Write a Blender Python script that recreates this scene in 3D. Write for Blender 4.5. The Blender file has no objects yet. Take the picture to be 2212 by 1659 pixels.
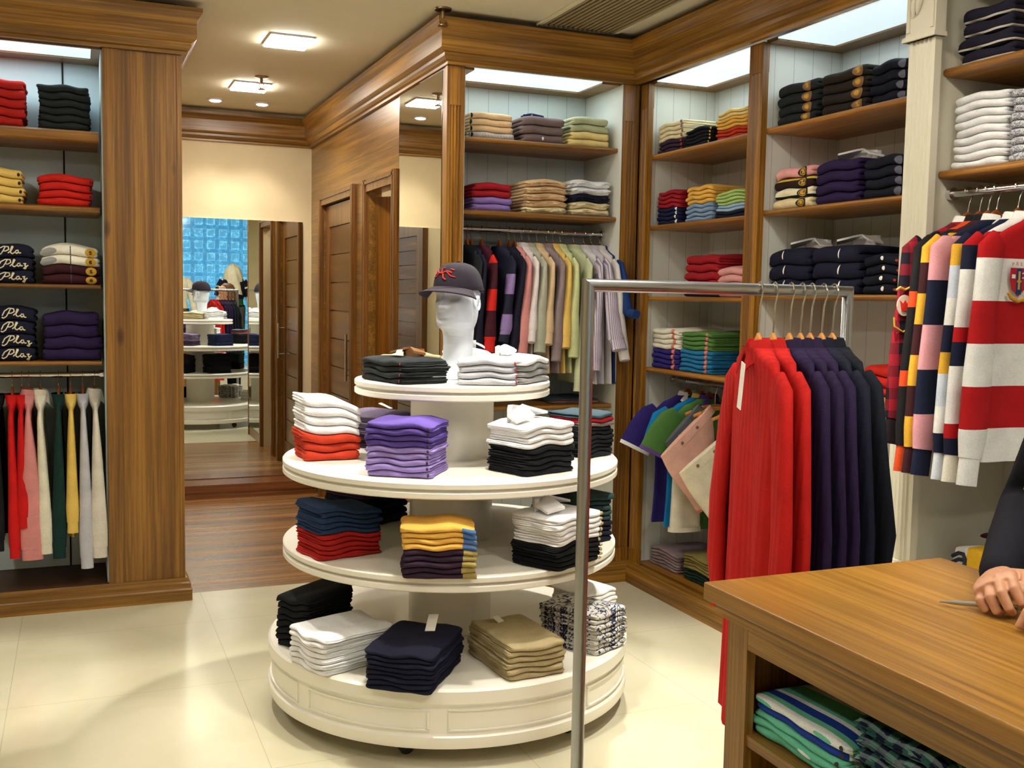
import bpy, math, random
from mathutils import Vector, Matrix
PI = math.pi
sc = bpy.context.scene
COLL = sc.collection

# ------------------------------------------------------------------ camera, world, exposure
EYE = 1.5
FPX = 2246.84
YAW, PITCH, ROLL = (math.radians(a) for a in (22.696, 4.738, 1.037))
_F = Vector((math.sin(YAW) * math.cos(PITCH), math.cos(YAW) * math.cos(PITCH), -math.sin(PITCH)))
_R = Vector((math.cos(YAW), -math.sin(YAW), 0))
_U = _R.cross(_F)
CR = _R * math.cos(ROLL) + _U * math.sin(ROLL)
CU = -_R * math.sin(ROLL) + _U * math.cos(ROLL)
cam = bpy.data.cameras.new('camera')
cam.sensor_width = 36
cam.lens = FPX / 2212 * 36
cam.clip_start = 0.05
cam_o = bpy.data.objects.new('camera', cam)
COLL.objects.link(cam_o)
cam_o.matrix_world = Matrix(((CR.x, CU.x, -_F.x, 0), (CR.y, CU.y, -_F.y, 0), (CR.z, CU.z, -_F.z, EYE), (0, 0, 0, 1)))
sc.camera = cam_o
world = bpy.data.worlds.new('world')
sc.world = world
world.use_nodes = True
world.node_tree.nodes['Background'].inputs[0].default_value = (0.9, 0.8, 0.65, 1)
world.node_tree.nodes['Background'].inputs[1].default_value = 0.1
vs = sc.view_settings
vs.view_transform = 'Standard'
vs.look = 'None'
vs.gamma = 1
vs.use_curve_mapping = False
vs.exposure = 0.05
WARM = (1.0, 0.95, 0.83)
COOL = (0.74, 0.93, 1.0)
LAMP_W, SPOT_W, SHELF_W = 16.0, 60.0, 1.3


def ray(x, y):
    return CR * ((x - 1106) / FPX) - CU * ((y - 829.5) / FPX) + _F


def pz(x, y, z):
    d = ray(x, y)
    return Vector((0, 0, EYE)) + d * ((z - EYE) / d.z)


def px(x, y, X):
    d = ray(x, y)
    return Vector((0, 0, EYE)) + d * (X / d.x)


def py(x, y, Y):
    d = ray(x, y)
    return Vector((0, 0, EYE)) + d * (Y / d.y)


# ------------------------------------------------------------------ tagging
def tag(o, label=None, cat=None, group=None, kind=None):
    if label: o['label'] = label
    if cat: o['category'] = cat
    if group: o['group'] = group
    if kind: o['kind'] = kind
    return o


def empty(name, loc=(0, 0, 0), rz=0.0, label=None, cat=None, group=None):
    o = bpy.data.objects.new(name, None)
    o.empty_display_size = 0.05
    COLL.objects.link(o)
    o.location = loc
    o.rotation_euler = (0, 0, rz)
    return tag(o, label, cat, group)


# ------------------------------------------------------------------ mesh builder
class MB:
    def __init__(s):
        s.v, s.f = [], []

    def add(s, v, f):
        b = len(s.v)
        s.v += [tuple(p) for p in v]
        s.f += [tuple(i + b for i in q) for q in f]
        return s

    def box(s, x0, x1, y0, y1, z0, z1):
        v = [(x, y, z) for z in (z0, z1) for y in (y0, y1) for x in (x0, x1)]
        return s.add(v, [(0, 2, 3, 1), (4, 5, 7, 6), (0, 1, 5, 4), (2, 6, 7, 3), (0, 4, 6, 2), (1, 3, 7, 5)])

    def rings(s, R, close=True, capa=True, capb=True):
        n = len(R[0])
        v = [p for r in R for p in r]
        f = []
        m = n if close else n - 1
        for i in range(len(R) - 1):
            for j in range(m):
                a, b = i * n + j, i * n + (j + 1) % n
                f.append((a, b, b + n, a + n))
        if close and capa: f.append(tuple(range(n - 1, -1, -1)))
        if close and capb: f.append(tuple(range((len(R) - 1) * n, len(R) * n)))
        return s.add(v, f)

    def prism(s, poly, z0, z1):
        return s.rings([[(x, y, z0) for x, y in poly], [(x, y, z1) for x, y in poly]])

    def tube(s, pts, r, n=10, cap=True):
        P = [Vector(p) for p in pts]
        rr = r if isinstance(r, (list, tuple)) else [r] * len(P)
        R = []
        up = None
        for i, p in enumerate(P):
            t = (P[min(i + 1, len(P) - 1)] - P[max(i - 1, 0)]).normalized()
            if up is None:
                up = Vector((0, 0, 1)) if abs(t.z) < 0.9 else Vector((1, 0, 0))
            a = (up - t * up.dot(t)).normalized()
            b = t.cross(a)
            up = a
            R.append([p + (a * math.cos(2 * PI * k / n) + b * math.sin(2 * PI * k / n)) * rr[i] for k in range(n)])
        return s.rings(R, True, cap, cap)

    def lathe(s, prof, n=48, c=(0, 0)):
        R = [[(c[0] + r * math.cos(2 * PI * k / n), c[1] + r * math.sin(2 * PI * k / n), z) for k in range(n)] for r, z in prof]
        return s.rings(R)

    def sweep(s, prof, path, closed=False):
        """prof: (offset, z) points, offset to the right of the travel direction; mitred corners."""
        P = [Vector((p[0], p[1])) for p in path]
        n = len(P)
        R = []
        for i, p in enumerate(P):
            d0 = (P[i] - P[i - 1]).normalized() if (i > 0 or closed) else None
            d1 = (P[(i + 1) % n] - P[i]).normalized() if (i < n - 1 or closed) else None
            d0 = d0 or d1
            d1 = d1 or d0
            n0, n1 = Vector((d0.y, -d0.x)), Vector((d1.y, -d1.x))
            m = (n0 + n1).normalized()
            k = 1 / max(0.2, m.dot(n0))
            R.append([(p.x + m.x * k * o, p.y + m.y * k * o, z) for o, z in prof])
        if closed: R.append(R[0])
        return s.rings(R, True, not closed, not closed)

    def legs(s, prof, path):
        """the mitred runs of a sweep, one mesh per straight run"""
        full = MB().sweep(prof, path)
        n = len(prof)
        R = [full.v[i * n:(i + 1) * n] for i in range(len(path))]
        return [MB().rings([R[i], R[i + 1]]) for i in range(len(path) - 1)]

    def build(s, name, mat, parent=None, smooth=True, ang=35, loc=None, rot=None, bevel=0):
        me = bpy.data.meshes.new(name)
        me.from_pydata(s.v, [], s.f)
        me.materials.append(mat)
        if smooth:
            me.polygons.foreach_set('use_smooth', [True] * len(me.polygons))
            me.set_sharp_from_angle(angle=math.radians(ang))
        me.update()
        o = bpy.data.objects.new(name, me)
        COLL.objects.link(o)
        if parent: o.parent = parent
        if loc: o.location = loc
        if rot: o.rotation_euler = rot
        if bevel:
            m = o.modifiers.new('bevel', 'BEVEL')
            m.width = bevel
            m.segments = 2
            m.limit_method = 'ANGLE'
        return o


def struct(name, mb, mat, **k):
    return tag(mb.build(name, mat, **k), kind='structure')


# ------------------------------------------------------------------ materials
def lin(c):
    return tuple(((u / 255) / 12.92 if u / 255 <= 0.04045 else ((u / 255 + 0.055) / 1.055) ** 2.4) for u in c[:3]) + (1,)


def new_mat(name):
    m = bpy.data.materials.new(name)
    m.use_nodes = True
    nt = m.node_tree
    return m, nt, nt.nodes['Principled BSDF']


def N(nt, t, **k):
    n = nt.nodes.new(t)
    for a, b in k.items():
        if a[0] == '_': n.inputs[a[1:].replace('_', ' ')].default_value = b
        else: setattr(n, a, b)
    return n


def ramp(nt, stops, interp='LINEAR'):
    r = nt.nodes.new('ShaderNodeValToRGB')
    r.color_ramp.interpolation = interp
    e = r.color_ramp.elements
    while len(e) < len(stops): e.new(0.5)
    for i, (p, c) in enumerate(stops):
        e[i].position = p
        e[i].color = c
    return r


CACHE = {}


def plain(name, rgb, rough=0.5, metal=0.0, noise=0.0, bump=0.0, scale=30.0, coat=0.0, spec=0.5):
    key = (name, rgb, rough, metal)
    if key in CACHE: return CACHE[key]
    m, nt, b = new_mat(name)
    b.inputs['Base Color'].default_value = lin(rgb)
    b.inputs['Roughness'].default_value = rough
    b.inputs['Metallic'].default_value = metal
    b.inputs['Coat Weight'].default_value = coat
    b.inputs['Specular IOR Level'].default_value = spec
    if noise or bump:
        tc = N(nt, 'ShaderNodeTexCoord')
        no = N(nt, 'ShaderNodeTexNoise', _Scale=scale, _Detail=5.0)
        nt.links.new(tc.outputs['Object'], no.inputs['Vector'])
        if noise:
            c0 = lin(tuple(max(0, u * (1 - noise)) for u in rgb))
            c1 = lin(tuple(min(255, u * (1 + noise)) for u in rgb))
            r = ramp(nt, [(0.3, c0), (0.7, c1)])
            nt.links.new(no.outputs['Fac'], r.inputs['Fac'])
            nt.links.new(r.outputs['Color'], b.inputs['Base Color'])
        if bump:
            bp = N(nt, 'ShaderNodeBump', _Strength=bump, _Distance=0.01)
            nt.links.new(no.outputs['Fac'], bp.inputs['Height'])
            nt.links.new(bp.outputs['Normal'], b.inputs['Normal'])
    CACHE[key] = m
    return m


def glow(name, rgb, strength):
    m, nt, b = new_mat(name)
    b.inputs['Base Color'].default_value = lin((230, 230, 230))
    b.inputs['Emission Color'].default_value = (*rgb, 1)
    b.inputs['Emission Strength'].default_value = strength
    return m


def _cloth_tail(nt, b, col_out, tc):
    """knit grain and soft sheen shared by every fabric"""
    no = N(nt, 'ShaderNodeTexNoise', _Scale=260.0, _Detail=2.0)
    nt.links.new(tc.outputs['Object'], no.inputs['Vector'])
    n2 = N(nt, 'ShaderNodeTexNoise', _Scale=14.0, _Detail=3.0)
    nt.links.new(tc.outputs['Object'], n2.inputs['Vector'])
    ad = N(nt, 'ShaderNodeMath', operation='ADD')
    nt.links.new(no.outputs['Fac'], ad.inputs[0])
    nt.links.new(n2.outputs['Fac'], ad.inputs[1])
    mr = N(nt, 'ShaderNodeMapRange')
    for i, v in ((1, 0.6), (2, 1.4), (3, 0.80), (4, 1.12)): mr.inputs[i].default_value = v
    nt.links.new(ad.outputs[0], mr.inputs[0])
    mx = N(nt, 'ShaderNodeVectorMath', operation='SCALE')
    nt.links.new(col_out, mx.inputs[0])
    nt.links.new(mr.outputs[0], mx.inputs['Scale'])
    nt.links.new(mx.outputs[0], b.inputs['Base Color'])
    bp = N(nt, 'ShaderNodeBump', _Strength=0.25, _Distance=0.004)
    nt.links.new(ad.outputs[0], bp.inputs['Height'])
    nt.links.new(bp.outputs['Normal'], b.inputs['Normal'])
    b.inputs['Roughness'].default_value = 0.88
    b.inputs['Specular IOR Level'].default_value = 0.2


def fab(rgb):
    key = ('fab', rgb)
    if key in CACHE: return CACHE[key]
    m, nt, b = new_mat('cloth_%d_%d_%d' % tuple(rgb))
    tc = N(nt, 'ShaderNodeTexCoord')
    c = N(nt, 'ShaderNodeRGB')
    c.outputs[0].default_value = lin(rgb)
    _cloth_tail(nt, b, c.outputs[0], tc)
    CACHE[key] = m
    return m


def ribbed(rgb):
    """heavy rib-knit cloth, ribs running down the garment"""
    key = ('rib', rgb)
    if key in CACHE: return CACHE[key]
    m = fab(rgb).copy()
    nt = m.node_tree
    b = nt.nodes['Principled BSDF']
    tc = [n for n in nt.nodes if n.type == 'TEX_COORD'][0]
    w = N(nt, 'ShaderNodeTexWave', wave_type='BANDS', bands_direction='X', _Scale=14.0, _Distortion=0.3)
    nt.links.new(tc.outputs['Object'], w.inputs['Vector'])
    bp = N(nt, 'ShaderNodeBump', _Strength=0.22, _Distance=0.006)
    nt.links.new(w.outputs['Fac'], bp.inputs['Height'])
    old = b.inputs['Normal'].links[0].from_socket
    nt.links.new(old, bp.inputs['Normal'])
    nt.links.new(bp.outputs['Normal'], b.inputs['Normal'])
    CACHE[key] = m
    return m


def banded(name, axis, period, stops, offset=0.0, axis2=None, period2=1, stops2=None, wob=0.0):
    """cloth with woven bands along an object axis (optionally a second set across, mixed: a plaid)"""
    key = (name,)
    if key in CACHE: return CACHE[key]
    m, nt, b = new_mat(name)
    tc = N(nt, 'ShaderNodeTexCoord')
    sx = N(nt, 'ShaderNodeSeparateXYZ')
    nt.links.new(tc.outputs['Object'], sx.inputs[0])

    def one(ax, per, st, off):
        a = N(nt, 'ShaderNodeMath', operation='MULTIPLY_ADD')
        nt.links.new(sx.outputs[ax], a.inputs[0])
        a.inputs[1].default_value = 1 / per
        a.inputs[2].default_value = off + 50
        fr = N(nt, 'ShaderNodeMath', operation='FRACT')
        nt.links.new(a.outputs[0], fr.inputs[0])
        r = ramp(nt, [(p, lin(c)) for p, c in st], 'CONSTANT')
        nt.links.new(fr.outputs[0], r.inputs['Fac'])
        return r.outputs['Color']
    col = one(axis, period, stops, offset)
    if axis2 is not None:
        c2 = one(axis2, period2, stops2, 0.1)
        mx = N(nt, 'ShaderNodeMix', data_type='RGBA')
        mx.inputs[0].default_value = 0.5
        nt.links.new(col, mx.inputs[6])
        nt.links.new(c2, mx.inputs[7])
        col = mx.outputs[2]
    _cloth_tail(nt, b, col, tc)
    CACHE[key] = m
    return m


def printed(name, base, ink, scale, lo=0.5):
    """cloth with a scattered print"""
    m, nt, b = new_mat(name)
    tc = N(nt, 'ShaderNodeTexCoord')
    no = N(nt, 'ShaderNodeTexNoise', _Scale=scale, _Detail=1.5, _Distortion=2.2)
    nt.links.new(tc.outputs['Object'], no.inputs['Vector'])
    r = ramp(nt, [(0.0, lin(base)), (lo - 0.03, lin(base)), (lo, lin(ink)), (lo + 0.07, lin(ink)), (lo + 0.1, lin(base))])
    nt.links.new(no.outputs['Fac'], r.inputs['Fac'])
    _cloth_tail(nt, b, r.outputs['Color'], tc)
    return m


def wood(name, axis, light, dark, rough=0.38, scale=1.0, plank=None, coat=0.08, knots=0.0, bump=0.12):
    """axis: grain direction 0/1/2; plank=(axis, width) adds board joints"""
    m, nt, b = new_mat(name)
    tc = N(nt, 'ShaderNodeTexCoord')
    mp = N(nt, 'ShaderNodeMapping')
    s = [95 * scale] * 3
    s[axis] = 1.6 * scale
    mp.inputs['Scale'].default_value = s
    nt.links.new(tc.outputs['Object'], mp.inputs['Vector'])
    n1 = N(nt, 'ShaderNodeTexNoise', _Scale=1.0, _Detail=7.0, _Roughness=0.7, _Distortion=0.25)
    nt.links.new(mp.outputs[0], n1.inputs['Vector'])
    s2 = [15 * scale] * 3
    s2[axis] = 0.45 * scale
    mp2 = N(nt, 'ShaderNodeMapping')
    mp2.inputs['Scale'].default_value = s2
    nt.links.new(tc.outputs['Object'], mp2.inputs['Vector'])
    n2 = N(nt, 'ShaderNodeTexNoise', _Scale=1.0, _Detail=3.0, _Distortion=0.7)
    nt.links.new(mp2.outputs[0], n2.inputs['Vector'])
    ad = N(nt, 'ShaderNodeMath', operation='MULTIPLY_ADD')
    ad.inputs[1].default_value = 0.40
    nt.links.new(n2.outputs['Fac'], ad.inputs[0])
    hl = N(nt, 'ShaderNodeMath', operation='MULTIPLY')
    hl.inputs[1].default_value = 0.62
    nt.links.new(n1.outputs['Fac'], hl.inputs[0])
    nt.links.new(hl.outputs[0], ad.inputs[2])
    mid = tuple((a + c) / 2 for a, c in zip(light, dark))
    r = ramp(nt, [(0.38, lin(dark)), (0.5, lin(mid)), (0.60, lin(light))])
    nt.links.new(ad.outputs[0], r.inputs['Fac'])
    out = r.outputs['Color']
    if knots:
        m3 = N(nt, 'ShaderNodeMapping')
        s3 = [5.0] * 3
        s3[axis] = 2.2
        m3.inputs['Scale'].default_value = s3
        nt.links.new(tc.outputs['Object'], m3.inputs['Vector'])
        vo = N(nt, 'ShaderNodeTexVoronoi', _Scale=1.0)
        nt.links.new(m3.outputs[0], vo.inputs['Vector'])
        rk_ = ramp(nt, [(0.0, (0.3, 0.25, 0.2, 1)), (knots, (0.5, 0.45, 0.4, 1)), (knots * 1.9, (1, 1, 1, 1))])
        nt.links.new(vo.outputs['Distance'], rk_.inputs['Fac'])
        vk = N(nt, 'ShaderNodeVectorMath', operation='MULTIPLY')
        nt.links.new(out, vk.inputs[0])
        nt.links.new(rk_.outputs['Color'], vk.inputs[1])
        out = vk.outputs[0]
    if plank:
        sx = N(nt, 'ShaderNodeSeparateXYZ')
        nt.links.new(tc.outputs['Object'], sx.inputs[0])
        fr = N(nt, 'ShaderNodeMath', operation='MULTIPLY_ADD')
        fr.inputs[1].default_value = 1 / plank[1]
        fr.inputs[2].default_value = 40
        nt.links.new(sx.outputs[plank[0]], fr.inputs[0])
        f2 = N(nt, 'ShaderNodeMath', operation='FRACT')
        nt.links.new(fr.outputs[0], f2.inputs[0])
        fl = N(nt, 'ShaderNodeMath', operation='FLOOR')
        nt.links.new(fr.outputs[0], fl.inputs[0])
        wn = N(nt, 'ShaderNodeTexWhiteNoise', noise_dimensions='1D')
        nt.links.new(fl.outputs[0], wn.inputs['W'])
        mr = N(nt, 'ShaderNodeMapRange')
        mr.inputs[3].default_value = 0.78
        mr.inputs[4].default_value = 1.15
        nt.links.new(wn.outputs['Value'], mr.inputs[0])
        r2 = ramp(nt, [(0, (0.45,) * 3 + (1,)), (0.03, (1, 1, 1, 1))], 'CONSTANT')
        nt.links.new(f2.outputs[0], r2.inputs['Fac'])
        v1 = N(nt, 'ShaderNodeVectorMath', operation='MULTIPLY')
        nt.links.new(out, v1.inputs[0])
        nt.links.new(r2.outputs['Color'], v1.inputs[1])
        v2 = N(nt, 'ShaderNodeVectorMath', operation='SCALE')
        nt.links.new(v1.outputs[0], v2.inputs[0])
        nt.links.new(mr.outputs[0], v2.inputs['Scale'])
        out = v2.outputs[0]
    nt.links.new(out, b.inputs['Base Color'])
    b.inputs['Roughness'].default_value = rough
    b.inputs['Coat Weight'].default_value = coat
    b.inputs['Coat Roughness'].default_value = 0.25
    bp = N(nt, 'ShaderNodeBump', _Strength=bump, _Distance=0.003)
    nt.links.new(n1.outputs['Fac'], bp.inputs['Height'])
    nt.links.new(bp.outputs['Normal'], b.inputs['Normal'])
    return m


def grooved(name, rgb, axes, width, rough=0.45):
    """painted tongue-and-groove boards: a dark joint every `width` metres along each axis in axes"""
    m, nt, b = new_mat(name)
    tc = N(nt, 'ShaderNodeTexCoord')
    sx = N(nt, 'ShaderNodeSeparateXYZ')
    nt.links.new(tc.outputs['Object'], sx.inputs[0])
    a = N(nt, 'ShaderNodeMath', operation='ADD')
    nt.links.new(sx.outputs[axes[0]], a.inputs[0])
    if len(axes) > 1: nt.links.new(sx.outputs[axes[1]], a.inputs[1])
    else: a.inputs[1].default_value = 0
    fr = N(nt, 'ShaderNodeMath', operation='MULTIPLY_ADD')
    fr.inputs[1].default_value = 1 / width
    fr.inputs[2].default_value = 40.3
    nt.links.new(a.outputs[0], fr.inputs[0])
    f2 = N(nt, 'ShaderNodeMath', operation='FRACT')
    nt.links.new(fr.outputs[0], f2.inputs[0])
    r = ramp(nt, [(0, lin(tuple(u * 0.8 for u in rgb))), (0.03, lin(rgb))], 'CONSTANT')
    nt.links.new(f2.outputs[0], r.inputs['Fac'])
    nt.links.new(r.outputs['Color'], b.inputs['Base Color'])
    b.inputs['Roughness'].default_value = rough
    return m


M_col = wood('column_wood', 2, (152, 106, 38), (92, 58, 16), knots=0.06)
M_stile = wood('stile_wood', 2, (160, 109, 34), (84, 51, 10))
M_wx = wood('wood_grain_x', 0, (164, 116, 40), (90, 58, 14))
M_wy = wood('wood_grain_y', 1, (164, 116, 40), (90, 58, 14))
M_shelf = wood('shelf_wood', 0, (158, 107, 40), (90, 58, 16))
M_shelfy = wood('shelf_wood_y', 1, (176, 118, 42), (104, 66, 18))
M_panel = wood('panel_wood', 1, (152, 107, 42), (86, 56, 16), rough=0.3, coat=0.3)
M_door = wood('door_wood', 1, (136, 86, 30), (76, 45, 12), rough=0.25, coat=0.4)
M_doorv = wood('door_stile_wood', 2, (138, 88, 30), (76, 45, 12), rough=0.3, coat=0.3)
M_floorwood = wood('floor_wood', 0, (176, 128, 74), (112, 74, 36), rough=0.18, plank=(1, 0.06), coat=0.3, bump=0.5)
M_counter = wood('counter_wood', 1, (176, 128, 52), (122, 83, 26), rough=0.33, scale=0.8)
M_counterv = wood('counter_side_wood', 2, (156, 113, 46), (96, 66, 22), rough=0.4)
M_countery = wood('counter_edge_wood', 1, (158, 116, 46), (98, 68, 22), rough=0.4)
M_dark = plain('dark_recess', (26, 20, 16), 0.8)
M_cream = plain('cream_wall_paint', (208, 188, 150), 0.75, noise=0.015, scale=6)
M_ceil = plain('ceiling_paint', (224, 216, 190), 0.8, noise=0.01, scale=4)
M_white = plain('white_lacquer', (236, 232, 220), 0.32, coat=0.2)
M_whitep = plain('white_pilaster_paint', (206, 200, 180), 0.4)
M_cab = grooved('cabinet_paint_x', (196, 202, 198), (0,), 0.115)
M_caby = grooved('cabinet_paint_y', (204, 206, 202), (1,), 0.115)
M_cabs = plain('cabinet_paint', (214, 214, 206), 0.45)
M_chrome = plain('chrome', (215, 215, 218), 0.18, 1.0)
M_steel = plain('brushed_steel', (178, 182, 188), 0.28, 1.0)
M_wire = plain('hook_wire', (200, 198, 190), 0.2, 1.0)
M_mirror = plain('mirror_glass', (236, 240, 236), 0.0, 1.0)
M_hanger = plain('hanger_wood', (134, 70, 32), 0.3, noise=0.15, scale=40)
M_hangerl = plain('pale_hanger_wood', (196, 134, 66), 0.3, noise=0.15, scale=40)
M_tag = plain('paper_tag', (238, 236, 230), 0.7)
M_black = plain('black_rubber', (20, 20, 20), 0.6)
M_gold = plain('gold_embroidery', (196, 150, 44), 0.7)
M_brass = plain('sprinkler_metal', (150, 128, 100), 0.3, 1.0)
# ------------------------------------------------------------------ room shell
YB = 8.02      # back wall
XW = 1.665     # timber wall beside the corridor
ZC = 2.84


def tile_mat():
    m, nt, b = new_mat('floor_tile')
    tc = N(nt, 'ShaderNodeTexCoord')
    sx = N(nt, 'ShaderNodeSeparateXYZ')
    nt.links.new(tc.outputs['Object'], sx.inputs[0])
    outs = []
    for ax, off in ((0, -0.545), (1, -0.02)):
        a = N(nt, 'ShaderNodeMath', operation='MULTIPLY_ADD')
        a.inputs[1].default_value = 1 / 0.8
        a.inputs[2].default_value = 20 + off / 0.8
        nt.links.new(sx.outputs[ax], a.inputs[0])
        f = N(nt, 'ShaderNodeMath', operation='FRACT')
        nt.links.new(a.outputs[0], f.inputs[0])
        l = N(nt, 'ShaderNodeMath', operation='LESS_THAN')
        l.inputs[1].default_value = 0.003
        nt.links.new(f.outputs[0], l.inputs[0])
        outs.append(l.outputs[0])
    mx = N(nt, 'ShaderNodeMath', operation='MAXIMUM')
    nt.links.new(outs[0], mx.inputs[0])
    nt.links.new(outs[1], mx.inputs[1])
    no = N(nt, 'ShaderNodeTexNoise', _Scale=2.2, _Detail=6.0, _Distortion=0.8)
    nt.links.new(tc.outputs['Object'], no.inputs['Vector'])
    r = ramp(nt, [(0.35, lin((194, 187, 160))), (0.65, lin((204, 197, 172)))])
    nt.links.new(no.outputs['Fac'], r.inputs['Fac'])
    mi = N(nt, 'ShaderNodeMix', data_type='RGBA')
    nt.links.new(mx.outputs[0], mi.inputs[0])
    nt.links.new(r.outputs['Color'], mi.inputs[6])
    mi.inputs[7].default_value = lin((172, 163, 138))
    nt.links.new(mi.outputs[2], b.inputs['Base Color'])
    b.inputs['Roughness'].default_value = 0.2
    b.inputs['Specular IOR Level'].default_value = 0.5
    return m


struct('floor', MB().box(-3.2, 4.2, -2.6, 5.31, -0.1, 0).box(-3.2, -0.6, 5.31, 5.78, -0.1, 0), tile_mat(), smooth=False)
struct('floor_corridor', MB().box(-0.6, 3.4, 5.31, 8.2, -0.1, 0.0), M_floorwood, smooth=False)
struct('ceiling', MB().box(-3.2, 4.2, -2.6, 8.2, ZC, ZC + 0.1), M_ceil, smooth=False)
struct('wall_back', MB().box(-0.6, 4.2, YB, YB + 0.12, 0, ZC), M_cream, smooth=False)
struct('wall_corridor', MB().box(0.30, 0.40, 5.68, YB, 0, ZC), M_cream, smooth=False)
struct('wall_left', MB().box(-3.2, 0.30, 5.68, 5.78, 0, ZC), M_cream, smooth=False)
struct('wall_side', MB().box(-3.3, -3.2, -2.6, 5.8, 0, ZC), M_cream, smooth=False)
struct('wall_right', MB().box(3.26, 3.36, -2.6, 5.28, 0, ZC), M_cream, smooth=False)
struct('wall_fitting', MB().box(1.745, 3.3, 5.32, 5.42, 0, ZC).box(3.2, 3.3, 5.42, YB, 0, ZC).box(1.745, 3.2, 6.66, 6.72, 0, ZC), M_cream, smooth=False)

# timber wall with two doorways (x from XW to XW + 0.08)
D2 = (5.735, 6.31, 2.13)
D1 = (6.69, 7.58, 2.14)
w = MB()
for y0, y1, z0, z1 in ((5.645, D2[0], 0, 2.605), (D2[1], D1[0], 0, 2.605), (D1[1], YB, 0, 2.605), (D2[0], D2[1], D2[2], 2.605), (D1[0], D1[1], D1[2], 2.605), (4.84, 5.645, 0, 2.605)):
    w.box(XW, XW + 0.08, y0, y1, z0, z1)
struct('wall_timber', w, M_panel, smooth=False)
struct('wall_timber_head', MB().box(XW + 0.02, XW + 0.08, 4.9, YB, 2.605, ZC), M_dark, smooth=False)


def casing(name, y0, y1, z1, wd=0.075):
    c = MB()
    p = 0.022
    for a, b_ in ((y0 - wd, y0), (y1, y1 + wd)):
        c.box(XW - p, XW, a, b_, 0, z1 + wd)
        c.box(XW - p - 0.008, XW - p, a + 0.012, a + 0.03, 0, z1 + wd)
        c.box(XW - p - 0.008, XW - p, b_ - 0.03, b_ - 0.012, 0, z1 + wd)
    c.box(XW - p, XW, y0, y1, z1, z1 + wd)
    c.box(XW - p - 0.008, XW - p, y0 - wd + 0.03, y1 + wd - 0.03, z1 + wd - 0.03, z1 + wd - 0.012)
    struct(name, c, M_doorv, smooth=False)


casing('trim_1', D2[0], D2[1], D2[2])
casing('trim_2', D1[0], D1[1], D1[2], 0.07)


def door(name, width, h, loc, rz, n=9, handle=True):
    """leaf along +y from the hinge at the origin, its face towards -x"""
    r = tag(empty(name, loc, rz), kind='structure')
    st = 0.115
    f = MB()
    f.box(0, 0.04, 0, st, 0.01, h).box(0, 0.04, width - st, width, 0.01, h)
    f.box(0, 0.04, st, width - st, h - 0.15, h).box(0, 0.04, st, width - st, 0.01, 0.2)
    f.build('door_frame', M_doorv, r, smooth=False)
    s = MB()
    z0, z1 = 0.2, h - 0.15
    for i in range(n):
        a, b_ = z0 + (z1 - z0) * i / n, z0 + (z1 - z0) * (i + 1) / n
        s.box(0.010, 0.03, st, width - st, a + 0.004, b_ - 0.004)
        s.box(0.026, 0.0295, st, width - st, b_ - 0.004, b_ + 0.004)
    s.build('door_panel', M_door, r, smooth=False)
    if handle:
        hh = MB().tube([(-0.045, st * 0.5, 0.93), (-0.045, st * 0.5, 1.24)], 0.009)
        for z in (0.97, 1.20): hh.tube([(0.0, st * 0.5, z), (-0.045, st * 0.5, z)], 0.006)
        tag(hh.build('handle', M_chrome, r), label='chrome pull bar')
    return r


door('door_1', D1[1] - D1[0] - 0.012, D1[2] - 0.01, (XW + 0.012, D1[0] + 0.006, 0), 0)
door('door_2', D2[1] - D2[0] - 0.012, D2[2] - 0.03, (XW + 0.07, D2[1] - 0.01, 0), PI + math.radians(33), handle=False)

door('door_3', 0.88, 2.2, (0.4455, 6.985, 0), PI, n=14, handle=False)
struct('trim_7', MB().box(0.4005, 0.45, 6.987, 7.06, 0, 2.28).box(0.4005, 0.45, 6.03, 6.10, 0, 2.28).box(0.4005, 0.45, 6.10, 6.987, 2.205, 2.28), M_doorv, smooth=False)

# cornice, profile offset to the right of travel
CP = [(0.0, 2.605), (0.02, 2.605), (0.02, 2.618), (0.034, 2.624), (0.042, 2.64), (0.042, 2.655), (0.056, 2.662), (0.066, 2.672), (0.066, 2.752), (0.082, 2.775), (0.09, 2.79), (0.09, 2.808), (0.0, 2.808)]
for k, (leg, mt) in enumerate(zip(MB().legs(CP, [(0.47, YB - 0.001), (XW, YB - 0.001), (XW, 4.82), (2.69, 4.82), (2.69, 0.5)]), (M_wx, M_wy, M_wx, M_wy))):
    struct('trim_%d' % (10 + k), leg, mt, ang=20)
for k, (leg, mt) in enumerate(zip(MB().legs(CP, [(-3.1, 5.21), (0.467, 5.21), (0.467, 7.9)]), (M_wx, M_wy))):
    struct('trim_%d' % (20 + k), leg, mt, ang=20)
struct('trim_8', MB().box(XW + 0.002, XW + 0.082, D2[0] + 0.0005, D2[0] + 0.01, 0, D2[2] - 0.001), M_cream, smooth=False)
# shade in the gap above the cornice, put in as dark-coloured strips
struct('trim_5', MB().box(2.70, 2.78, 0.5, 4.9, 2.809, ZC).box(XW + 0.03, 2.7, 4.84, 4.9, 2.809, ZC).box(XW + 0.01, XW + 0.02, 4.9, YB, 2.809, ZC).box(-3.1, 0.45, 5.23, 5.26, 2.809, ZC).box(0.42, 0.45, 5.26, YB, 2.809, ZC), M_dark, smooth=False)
# soffit boards behind the cornice
struct('trim_6', MB().box(XW + 0.1, 2.7, 4.845, 5.26, 2.66, 2.69).box(2.715, 3.2, 2.75, 4.84, 2.66, 2.69).box(-3.1, 0.44, 5.235, 5.66, 2.66, 2.69), M_wx, smooth=False)

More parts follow.
